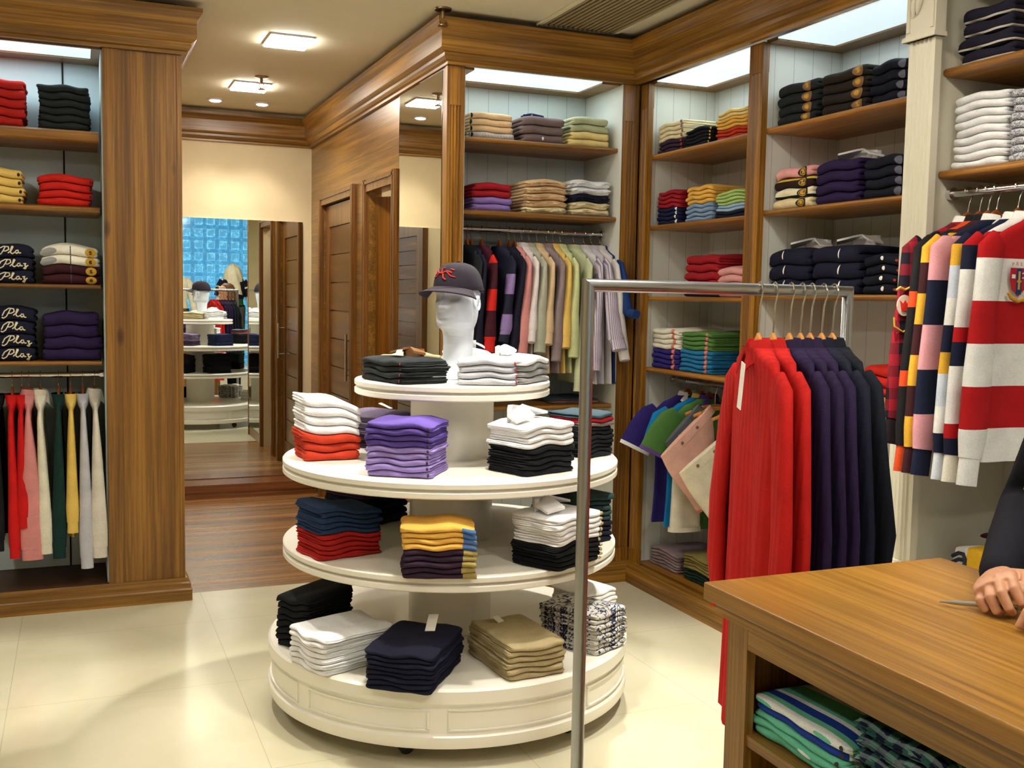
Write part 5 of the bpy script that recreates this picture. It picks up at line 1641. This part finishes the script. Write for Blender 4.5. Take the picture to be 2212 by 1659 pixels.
for i, (cw, m, Y, cc, cf) in enumerate(RW[:7]):
    g = garment('hanging_rugby_shirt', f'{cw} rugby shirt hanging in the white cabinet', 'rugby shirt', GW, (2.80, Y, zr), -0.05 + 0.01 * i, m, L=0.76, SL=0.755 if i != 0 else 0.67, sw=0.205, zn=-0.12, hem=0.22, thick=0.012 if i < 6 else 0.02, out=0.055, near_out=0.02, fwd=-0.012, s_wide=(0.014 if i < 6 else 0.026, 0.052), s_end=(0.014 if i < 6 else 0.022, 0.04), cuff=0.085, col='polo', col_mat=fab(cc), cuff_mat=fab(cf), ph=i * 0.9, ripple=0.004 if i < 6 else 0.007, hanger=M_hanger, hgroup=GW, hlabel=f'wooden hanger holding the {cw} rugby shirt')
    if i == 6:
        cr = empty('chest_crest', (-0.13, -0.031, -0.315), 0)
        cr.parent = g
        m1 = MB()
        out_ = [(-0.034, 0.036), (0.034, 0.036), (0.036, 0.0), (0.026, -0.03), (0.0, -0.052), (-0.026, -0.03), (-0.036, 0.0)]
        m1.rings([[(x, 0, z) for x, z in out_], [(x, -0.002, z) for x, z in out_]]).build('shield', fab((176, 36, 44)), cr, False)
        MB().box(-0.011, 0.011, -0.0032, -0.0021, -0.045, 0.034).build('shield_bar', fab((34, 60, 110)), cr, False)
        MB().box(-0.004, 0.004, -0.0042, -0.0033, -0.03, 0.026).box(-0.009, 0.009, -0.0042, -0.0033, -0.008, -0.002).build('shield_charge', M_gold, cr, False)
        MB().box(0.013, 0.033, -0.0032, -0.0021, 0.004, 0.008).box(0.013, 0.033, -0.0032, -0.0021, 0.018, 0.022).box(-0.03, -0.016, -0.0032, -0.0021, 0.004, 0.016).build('shield_stripe', fab(COL['white']), cr, False)
        MB().tube([(-0.04, -0.001, -0.04), (-0.03, -0.003, -0.056), (0.0, -0.003, -0.066), (0.03, -0.003, -0.056), (0.04, -0.001, -0.04)], 0.006, 6).build('scroll', M_gold, cr)
        for k, ch in enumerate('P.R.L.C.'):
            if ch == '.': continue
            cu = bpy.data.curves.new('crest_letter', 'FONT')
            cu.body = ch
            cu.size = 0.017
            cu.align_x = 'CENTER'
            cu.extrude = 0.0005
            cu.materials.append(plain('rose_thread', (196, 130, 120), 0.8))
            tmp = bpy.data.objects.new('crest_letter', cu)
            o = bpy.data.objects.new('crest_letter', bpy.data.meshes.new_from_object(tmp))
            bpy.data.objects.remove(tmp)
            COLL.objects.link(o)
            o.parent = cr
            o.location = (-0.027 + 0.018 * (k // 2), -0.002, 0.044 - 0.002 * abs(k // 2 - 1.5))
            o.rotation_euler = (PI / 2, 0, 0)
    if i == 0:
        cr = empty('sleeve_crest', (-0.265, -0.020, -0.40), 0)
        cr.parent = g
        b = MB()
        b.rings([[(0.03 * math.cos(a), 0, 0.035 * math.sin(a)) for a in [2 * PI * k / 20 for k in range(20)]], [(0.03 * math.cos(a), -0.004, 0.035 * math.sin(a)) for a in [2 * PI * k / 20 for k in range(20)]]]).build('crest_oval', fab((206, 190, 170)), cr)
        q = [(-0.02, 0.016), (-0.008, 0.006), (0, 0.018), (0.008, 0.006), (0.02, 0.016), (0.013, -0.018), (-0.013, -0.018)]
        MB().rings([[(x, -0.0045, z) for x, z in q], [(x, -0.006, z) for x, z in q]]).build('crest_figure', fab((204, 40, 28)), cr, False)
        MB().tube([(-0.036, -0.002, 0.05), (-0.02, -0.002, 0.06), (0.0, -0.002, 0.052), (0.02, -0.002, 0.06), (0.036, -0.002, 0.045)], 0.004, 6).tube([(-0.04, -0.002, -0.04), (-0.036, -0.002, -0.07), (0.0, -0.002, -0.088), (0.034, -0.002, -0.07), (0.04, -0.002, -0.04)], 0.003, 6).build('crest_border', M_gold, cr)
# ------------------------------------------------------------------ figures
def limb(m, pts, rad, n=14):
    """round-ended tapered limb"""
    P = [Vector(p) for p in pts]
    d0, d1 = (P[0] - P[1]).normalized(), (P[-1] - P[-2]).normalized()
    Q = [P[0] + d0 * rad[0] * 0.95, P[0] + d0 * rad[0] * 0.6] + P + [P[-1] + d1 * rad[-1] * 0.6, P[-1] + d1 * rad[-1] * 0.95]
    r = [rad[0] * 0.25, rad[0] * 0.78] + list(rad) + [rad[-1] * 0.78, rad[-1] * 0.25]
    return m.tube(Q, r, n)


def stack_rings(m, rows, n=32, p=1.0):
    """rows: (centre x, centre y, z, half width x, half depth y)"""
    return m.rings([hring(Vector((x, y, z)), a, b, n, p) for x, y, z, a, b in rows])


def fuse(o, voxel, smooth=4):
    r = o.modifiers.new('fuse', 'REMESH')
    r.mode = 'VOXEL'
    r.voxel_size = voxel
    r.use_smooth_shade = True
    if smooth:
        s = o.modifiers.new('smooth', 'SMOOTH')
        s.factor = 0.5
        s.iterations = smooth
    return o


HEADROWS = [(-0.190, 0.070, -0.066, 0.070), (-0.165, 0.063, -0.058, 0.066), (-0.12, 0.057, -0.050, 0.063), (-0.06, 0.055, -0.046, 0.066), (-0.03, 0.056, -0.048, 0.069), (-0.012, 0.056, -0.062, 0.072), (-0.002, 0.056, -0.088, 0.074), (0.008, 0.060, -0.099, 0.077), (0.022, 0.066, -0.102, 0.082), (0.045, 0.070, -0.100, 0.088), (0.07, 0.070, -0.098, 0.094), (0.095, 0.073, -0.096, 0.099), (0.12, 0.075, -0.096, 0.103), (0.145, 0.076, -0.098, 0.105), (0.17, 0.075, -0.094, 0.103), (0.195, 0.069, -0.081, 0.093), (0.215, 0.056, -0.060, 0.074), (0.228, 0.036, -0.034, 0.047), (0.233, 0.012, -0.010, 0.016)]


def head_mesh(rows=HEADROWS):
    fine = []
    for i in range(len(rows) - 1):
        for k in range(4):
            t = k / 4
            fine.append(tuple(a * (1 - t) + b * t for a, b in zip(rows[i], rows[i + 1])))
    fine.append(rows[-1])
    R = []
    n = 72
    g = lambda v, s: math.exp(-(v / s) ** 2)
    for z, w, yf, yb in fine:
        r = []
        for k in range(n):
            t = 2 * PI * k / n
            x, c = w * math.sin(t), -math.cos(t)
            y = (-yf if c < 0 else yb) * c
            if c < 0:
                # the face: nose ridge, wings, sockets, brow, lips, chin, cheeks
                nz = max(0.0, min(1.0, (0.128 - z) / 0.045)) if z > 0.083 else max(0.0, 1 - (0.083 - z) / 0.012)
                y -= 0.030 * nz * g(x, 0.008 + 0.008 * nz)
                y -= 0.008 * g(z - 0.078, 0.008) * g(abs(x) - 0.012, 0.008)
                y += 0.020 * g(z - 0.113, 0.013) * g(abs(x) - 0.031, 0.018)
                y -= 0.010 * g(z - 0.112, 0.006) * g(abs(x) - 0.031, 0.013)
                y -= 0.011 * g(z - 0.134, 0.008) * g(abs(x) - 0.028, 0.026)
                y -= 0.010 * (g(z - 0.054, 0.005) + g(z - 0.041, 0.006)) * g(x, 0.020)
                y += 0.009 * g(z - 0.0475, 0.003) * g(x, 0.024)
                y += 0.007 * g(z - 0.029, 0.006) * g(x, 0.022)
                y -= 0.005 * g(z - 0.012, 0.010) * g(x, 0.018)
                y -= 0.007 * g(z - 0.085, 0.018) * g(abs(x) - 0.048, 0.014)
            r.append((x, y, z))
        R.append(r)
    m = MB().rings(R)
    for s in (-1, 1):
        pts = [(s * (0.071 + 0.012 * math.sin(PI * k / 12)), 0.006 + 0.020 * math.sin(2 * PI * k / 13 + 0.4) * 0.9, 0.098 + 0.030 * math.cos(2 * PI * k / 13 + 0.4)) for k in range(13)]
        limb(m, pts, [0.0055] * 13, 8)
        limb(m, [(s * 0.070, 0.008, 0.09), (s * 0.075, 0.010, 0.112)], [0.011, 0.012], 10)
    return m


M_manneq = plain('mannequin_white', (198, 204, 214), 0.3)
FA = math.atan2(-0.87, -(-0.48)) * 1.0
HX, HY = 1.305, 3.655
hd = empty('mannequin_head', (HX, HY, TIER[1] + 0.0006), 0, 'white mannequin head in a dark cap standing on the display table', 'mannequin head')
rot_h = math.radians(-52)      # turns the face from -y towards (-0.87, -0.48)
hm = fuse(head_mesh().build('head', M_manneq, hd, True, 180), 0.002, 1)
hm.location = (0, 0, 0.19)
hm.rotation_euler = (0, 0, rot_h)

cap = empty('baseball_cap', (HX, HY, TIER[1] + 0.19 + 0.143), rot_h, 'charcoal baseball cap with red embroidery on the mannequin head', 'cap')
M_cap = fab((36, 30, 40))
R = []
for i in range(11):
    t = i / 10
    a = t * PI / 2
    zz = 0.098 * math.sin(a)
    k = math.cos(a) ** 0.62 if t < 1 else 0.02
    r = []
    for j in range(48):
        q = 2 * PI * j / 48
        seam = 1 - 0.012 * math.exp(-((((q / (PI / 3)) + 0.5) % 1 - 0.5) / 0.05) ** 2)
        c = -math.cos(q)
        r.append((0.0855 * k * math.sin(q) * seam, (0.110 if c < 0 else 0.113) * k * c * seam + 0.002, zz - 0.012 * (c > 0) * (1 - t)))
    R.append(r)
MB().rings(R, True, False, True).build('crown', M_cap, cap, True, 60)
MB().lathe([(0.0, 0.097), (0.008, 0.098), (0.006, 0.103), (0.0, 0.104)], 14).build('top_button', M_cap, cap)
V = []
for i in range(9):
    f = i / 8
    r = []
    for j in range(25):
        q = -1 + j / 12
        an = q * 1.22
        ri, ro = 0.112, 0.112 + 0.066 * max(0.0, math.cos(an * 1.15)) ** 0.6
        rr = ri + (ro - ri) * f
        x, y = 0.80 * rr * math.sin(an) * (1 + 0.05 * f), -rr * math.cos(an)
        z = 0.006 - 0.026 * (q * q) * (0.5 + 0.5 * f) - 0.018 * f
        r.append((x, y, z))
    V.append(r)
vm = MB().rings(V, False)
vo = vm.build('visor', fab((44, 36, 46)), cap, True, 60)
sm_ = vo.modifiers.new('thickness', 'SOLIDIFY')
sm_.thickness = 0.004
MB().rings([hring(Vector((0, 0.002, z)), 0.0868, 0.1135, 48, 1.0) for z in (-0.004, 0.008)], True, False, False).build('band', fab((34, 28, 36)), cap)
em = MB()
def onc(u, v):
    a = u
    k = math.cos(v) ** 0.62
    return Vector((0.0855 * k * math.sin(a) * 1.02, -0.110 * k * math.cos(a) * 1.02 + 0.002, 0.098 * math.sin(v) * 1.02))
for st, w in (([(-0.55, 0.75), (-0.35, 0.62), (-0.1, 0.60), (0.15, 0.70), (0.4, 0.62)], 0.005), ([(-0.3, 0.6), (-0.45, 0.45), (-0.6, 0.42)], 0.004), ([(-0.05, 0.58), (0.0, 0.42), (0.15, 0.33)], 0.005), ([(0.1, 0.68), (0.35, 0.48), (0.55, 0.44)], 0.004), ([(-0.15, 0.62), (-0.2, 0.80), (-0.05, 0.88)], 0.004), ([(-0.62, 0.62), (-0.5, 0.56)], 0.004), ([(0.3, 0.8), (0.5, 0.74)], 0.004)):
    em.tube([onc(u, v) for u, v in st], w * 0.6, 8)
tag(em.build('embroidered_emblem', fab((176, 48, 40)), cap), label='red embroidered emblem')

# ---- mannequins in the shop window (seen in the corridor mirror)
def mannequin(x, y, label):
    r = empty('display_mannequin', (x, y, 0.30), 0, label, 'mannequin')
    m = MB()
    stack_rings(m, [(0, 0, 0.80, 0.155, 0.10), (0, 0, 0.90, 0.165, 0.11), (0, 0, 1.02, 0.135, 0.095), (0, 0, 1.10, 0.135, 0.095), (0, 0.0, 1.25, 0.165, 0.11), (0, 0, 1.36, 0.175, 0.10), (0, 0, 1.42, 0.13, 0.075), (0, 0, 1.455, 0.065, 0.055), (0, 0, 1.52, 0.055, 0.052)])
    for s in (-1, 1):
        limb(m, [(s * 0.165, 0, 1.38), (s * 0.235, 0.0, 1.15), (s * 0.265, 0.05, 0.93), (s * 0.265, 0.10, 0.80)], [0.055, 0.043, 0.032, 0.026])
        limb(m, [(s * 0.265, 0.10, 0.80), (s * 0.262, 0.12, 0.72)], [0.028, 0.022])
        for k in range(4): limb(m, [(s * 0.262, 0.105 + 0.013 * k, 0.73), (s * 0.26, 0.11 + 0.014 * k, 0.66 + 0.006 * abs(k - 1.5))], [0.009, 0.006], 8)
        limb(m, [(s * 0.255, 0.10, 0.77), (s * 0.245, 0.085, 0.71)], [0.010, 0.007], 8)
        limb(m, [(s * 0.085, 0, 0.84), (s * 0.09, 0.01, 0.45), (s * 0.09, 0.0, 0.08)], [0.09, 0.058, 0.038])
        limb(m, [(s * 0.09, -0.02, 0.045), (s * 0.10, 0.14, 0.036)], [0.04, 0.03])
    fuse(m.build('figure', M_manneq, r, True, 180), 0.008, 3)
    return r


def torso_shirt(r, mat, name, z0, z1, slv, cuffm=None, slen=0.22, k=1.0):
    rows = [(0, 0, z0, 0.185 * k, 0.13 * k), (0, 0, (z0 + 1.1) / 2, 0.165 * k, 0.12 * k), (0, 0, 1.10, 0.158 * k, 0.118 * k), (0, 0, 1.25, 0.185 * k, 0.13 * k), (0, 0, 1.36, 0.195 * k, 0.12 * k), (0, 0, 1.425, 0.15 * k, 0.095 * k), (0, 0, z1, 0.08, 0.075)]
    m = MB().rings([hring(Vector((x, y, z)), a, b, 32, 0.9, rip=0.004, kf=7) for x, y, z, a, b in rows])
    m.build(name, mat, r, True, 70)
    for s in (-1, 1):
        P = [(s * 0.15, 0, 1.385), (s * 0.205, 0, 1.29), (s * 0.238, 0.005, 1.385 - slen)]
        if slv == 'long': P += [(s * 0.27, 0.05, 0.93), (s * 0.27, 0.10, 0.81)]
        MB().tube(P, [0.075, 0.072, 0.066] + ([0.05, 0.04] if slv == 'long' else []), 16).build('sleeve', mat, r, True, 70)
        if cuffm: MB().tube([(s * 0.203, 0, 1.297), (s * 0.210, 0, 1.275)], 0.075, 16).build('sleeve_stripe', cuffm, r)


for i, (x, y) in enumerate(((2.36, -1.55), (1.47, -1.55))):
    pl_ = empty('display_plinth', (x, y, 0), 0, 'white plinth under the %s mannequin by the glass blocks' % ('scarfed' if i == 0 else 'cream-shirted'), 'plinth')
    MB().box(-0.32, 0.32, -0.3, 0.3, 0.0, 0.28).box(-0.34, 0.34, -0.32, 0.32, 0.2805, 0.299).build('block', M_white, pl_, False)
mA = mannequin(2.36, -1.55, 'mannequin in navy tee, white draped scarf and grey trousers, seen in the mirror')
torso_shirt(mA, fab((40, 92, 50)), 'green_shirt', 0.95, 1.44, 'short', None, 0.12)
torso_shirt(mA, fab((24, 26, 44)), 'navy_tee', 1.19, 1.45, 'short', fab(COL['ivory']), 0.24, 1.06)
for s in (-1, 1):
    MB().tube([(s * 0.085, 0, 0.97), (s * 0.09, 0.01, 0.55), (s * 0.09, 0, 0.06)], [0.115, 0.095, 0.085], 20).build('trouser_leg', fab((78, 84, 76)), mA)
MB().rings([hring(Vector((0, 0, z)), 0.188, 0.132, 32, 0.9) for z in (0.965, 1.0)], True, False, False).build('belt', fab((22, 22, 26)), mA)
R = []
for i in range(13):
    t = i / 12
    z = 0.21 - 0.50 * t
    dome = math.sqrt(max(0.02, 1 - max(0.0, 1 - t / 0.4) ** 2))
    a = (0.135 + 0.04 * t) * dome
    b = (0.125 + 0.04 * t) * dome
    R.append([(a * math.cos(q) * (1 + 0.03 * math.sin(9 * q + 5 * t)), b * math.sin(q) * (1 + 0.08 * math.sin(8 * q + 7 * t)), z - 0.03 * math.cos(2 * q) * t + 0.012 * math.sin(5 * q + 12 * t)) for q in [2 * PI * k / 48 for k in range(48)]])
MB().rings(R, True, True, False).build('draped_scarf', fab((226, 216, 190)), mA, True, 70, loc=(0, 0, 1.46))
mB_ = mannequin(1.47, -1.55, 'mannequin in a cream long-sleeved shirt, partly seen in the mirror')
torso_shirt(mB_, fab((226, 220, 198)), 'cream_shirt', 0.85, 1.45, 'long', None, 0.24, 1.06)
for s in (-1, 1):
    MB().tube([(s * 0.085, 0, 0.93), (s * 0.09, 0.01, 0.55), (s * 0.09, 0, 0.06)], [0.112, 0.092, 0.085], 20).build('trouser_leg', fab((44, 52, 70)), mB_)

# ---- person behind the counter: long brown hair, dark sweater, hands on the counter
PO = Vector((1.98, 1.35, 0))
per = empty('person', PO, 0, 'person in a dark sweater behind the counter, both hands resting on it', 'person')
M_skin = plain('skin', (196, 142, 110), 0.45, noise=0.05, bump=0.08, scale=60)
L_ = lambda x, y, z: Vector((x, y, z)) - PO
bd = MB()
stack_rings(bd, [(0.0, 0.02, 0.80, 0.10, 0.16), (-0.01, 0.02, 0.95, 0.11, 0.17), (-0.02, 0.02, 1.05, 0.095, 0.135), (-0.03, 0.02, 1.18, 0.11, 0.155), (-0.04, 0.02, 1.28, 0.095, 0.165), (-0.05, 0.02, 1.33, 0.07, 0.12)])
limb(bd, [(-0.05, 0.02, 1.32), (-0.085, 0.02, 1.42)], [0.058, 0.05])
hh = head_mesh([r for r in HEADROWS if r[0] > -0.07])
ca, sa = math.cos(-PI / 2), math.sin(-PI / 2)
tl = math.radians(14)
hv = []
for x, y, z in hh.v:
    z2, y2 = z * math.cos(tl) + y * math.sin(tl), y * math.cos(tl) - z * math.sin(tl)
    x, y = x * 0.92 * ca - y2 * 0.92 * sa, x * 0.92 * sa + y2 * 0.92 * ca
    hv.append((x - 0.085, y + 0.02, z2 * 0.92 + 1.40))
bd.add(hv, hh.f)
for s in (-1, 1):
    limb(bd, [(0.0, 0.02 + s * 0.085, 0.84), (-0.01, 0.02 + s * 0.09, 0.46), (0.0, 0.02 + s * 0.09, 0.09)], [0.092, 0.058, 0.038])
    limb(bd, [(0.02, 0.02 + s * 0.09, 0.036), (-0.15, 0.02 + s * 0.10, 0.03)], [0.036, 0.03])
SH_R, EL_R, WR_R = L_(1.955, 1.565, 1.30), L_(1.945, 1.665, 1.05), L_(1.606, 1.430, 0.991)
SH_L, EL_L, WR_L = L_(1.955, 1.175, 1.285), L_(1.945, 1.05, 1.04), L_(1.595, 1.195, 0.984)
limb(bd, [SH_R, EL_R], [0.052, 0.042])
limb(bd, [EL_R, WR_R], [0.042, 0.026])
limb(bd, [SH_L, EL_L], [0.052, 0.042])
limb(bd, [EL_L, WR_L], [0.042, 0.026])
body_o = fuse(bd.build('body', M_skin, per, True, 180), 0.007, 3)


def hand(W, d, side, curl, name, roll=0.0):
    """W wrist, d forward direction on the counter, side +1 when the thumb lies to the left of d"""
    d = Vector(d).normalized()
    l = Vector((-d.y, d.x, 0)) * side
    u = Vector((0, 0, 1))
    l, u = l * math.cos(roll) + u * math.sin(roll), u * math.cos(roll) - l * math.sin(roll)
    m = MB()
    m.rings([hring(W + d * a + u * b, wd, th, 18, 0.9, l, (u + d * 0.1).normalized()) for a, b, wd, th in ((-0.02, 0, 0.027, 0.021), (0.01, 0.0, 0.029, 0.020), (0.045, 0.002, 0.038, 0.019), (0.075, 0.003, 0.041, 0.016), (0.092, 0.0, 0.038, 0.012))])
    for k, (lat, ln, dz) in enumerate(((0.031, 1.0, 0.0), (0.0105, 1.08, 0.003), (-0.0105, 1.02, 0.0), (-0.030, 0.82, -0.006))):
        M0 = W + d * (0.078 - 0.006 * abs(k - 1)) + l * lat + u * (0.004 + dz)
        pip = M0 + (d * math.cos(curl[0]) - u * math.sin(curl[0])) * 0.043 * ln + l * lat * 0.06
        dip = pip + (d * math.cos(curl[1]) - u * math.sin(curl[1])) * 0.026 * ln
        tip = dip + (d * math.cos(curl[2]) - u * math.sin(curl[2])) * 0.018 * ln
        for p in (pip, dip, tip): p.z = max(p.z, 0.9505)
        limb(m, [M0 - d * 0.02, M0, pip, dip, tip], [0.0095, 0.0105, 0.0098, 0.0086, 0.0074], 12)
        limb(m, [M0 + u * 0.001, M0 + d * 0.003 + u * 0.001], [0.0112, 0.0108], 10)
    t0 = W + d * 0.018 + l * 0.022 - u * 0.004
    t1 = W + d * 0.047 + l * 0.049 - u * 0.008
    t2 = W + d * 0.080 + l * 0.052 - u * 0.014
    t3 = W + d * 0.103 + l * 0.040 - u * 0.020
    for p in (t1, t2, t3): p.z = max(p.z, 0.953)
    limb(m, [t0, t1, t2, t3], [0.015, 0.0135, 0.0115, 0.0095], 12)
    return fuse(m.build(name, M_skin, per, True, 180), 0.0022, 3)


D_R = (-0.78, -0.62, 0)
hand(WR_R, D_R, 1, (0.35, 1.35, 2.5), 'hand', 0.5)
hand(WR_L, (-0.82, 0.57, 0), -1, (0.35, 1.2, 2.2), 'hand')
M_sw = fab((20, 20, 30))
sw = MB()
stack_rings(sw, [(0.0, 0.02, 0.88, 0.135, 0.19), (-0.01, 0.02, 1.0, 0.125, 0.18), (-0.02, 0.02, 1.08, 0.12, 0.165), (-0.03, 0.02, 1.18, 0.13, 0.175), (-0.04, 0.02, 1.285, 0.112, 0.185), (-0.05, 0.02, 1.34, 0.078, 0.12), (-0.055, 0.02, 1.36, 0.066, 0.08)])
for S_, E_, W_ in ((SH_R, EL_R, WR_R), (SH_L, EL_L, WR_L)):
    w_ = W_ + (E_ - W_).normalized() * 0.012
    limb(sw, [S_, (S_ + E_) / 2 + Vector((0, 0, 0)), E_, E_ * 0.5 + w_ * 0.5, w_], [0.072, 0.066, 0.062, 0.052, 0.038])
fuse(sw.build('sweater', M_sw, per, True, 180), 0.007, 3)
for s in (-1, 1):
    MB().tube([(0.0, 0.02 + s * 0.085, 0.95), (-0.01, 0.02 + s * 0.092, 0.5), (0.0, 0.02 + s * 0.09, 0.07)], [0.108, 0.085, 0.072], 18).build('trouser_leg', fab((24, 26, 36)), per)
    limb(MB(), [(0.03, 0.02 + s * 0.09, 0.045), (-0.16, 0.02 + s * 0.10, 0.040)], [0.043, 0.038]).build('shoe', M_black, per)
hr = MB()
stack_rings(hr, [(-0.035, 0.02, 1.20, 0.03, 0.085), (-0.02, 0.02, 1.28, 0.05, 0.105), (-0.03, 0.02, 1.38, 0.062, 0.108), (-0.055, 0.02, 1.48, 0.085, 0.09), (-0.07, 0.02, 1.555, 0.088, 0.082), (-0.085, 0.02, 1.60, 0.08, 0.07), (-0.09, 0.02, 1.628, 0.045, 0.04)], 32, 1.0)
fuse(hr.build('hair', plain('brown_hair', (96, 60, 34), 0.45, noise=0.3, scale=50), per, True, 180), 0.008, 3)
pen = empty('pen', (1.505, 1.405, 0.9415), 0, 'flat silver pen held in the fist on the counter', 'pen')
a, b = Vector((0.055, -0.075, 0.020)), Vector((-0.022, 0.045, 0.006))
MB().tube([a, a.lerp(b, 0.8), b], [0.0045, 0.0045, 0.0015], 10).build('barrel', M_steel, pen)
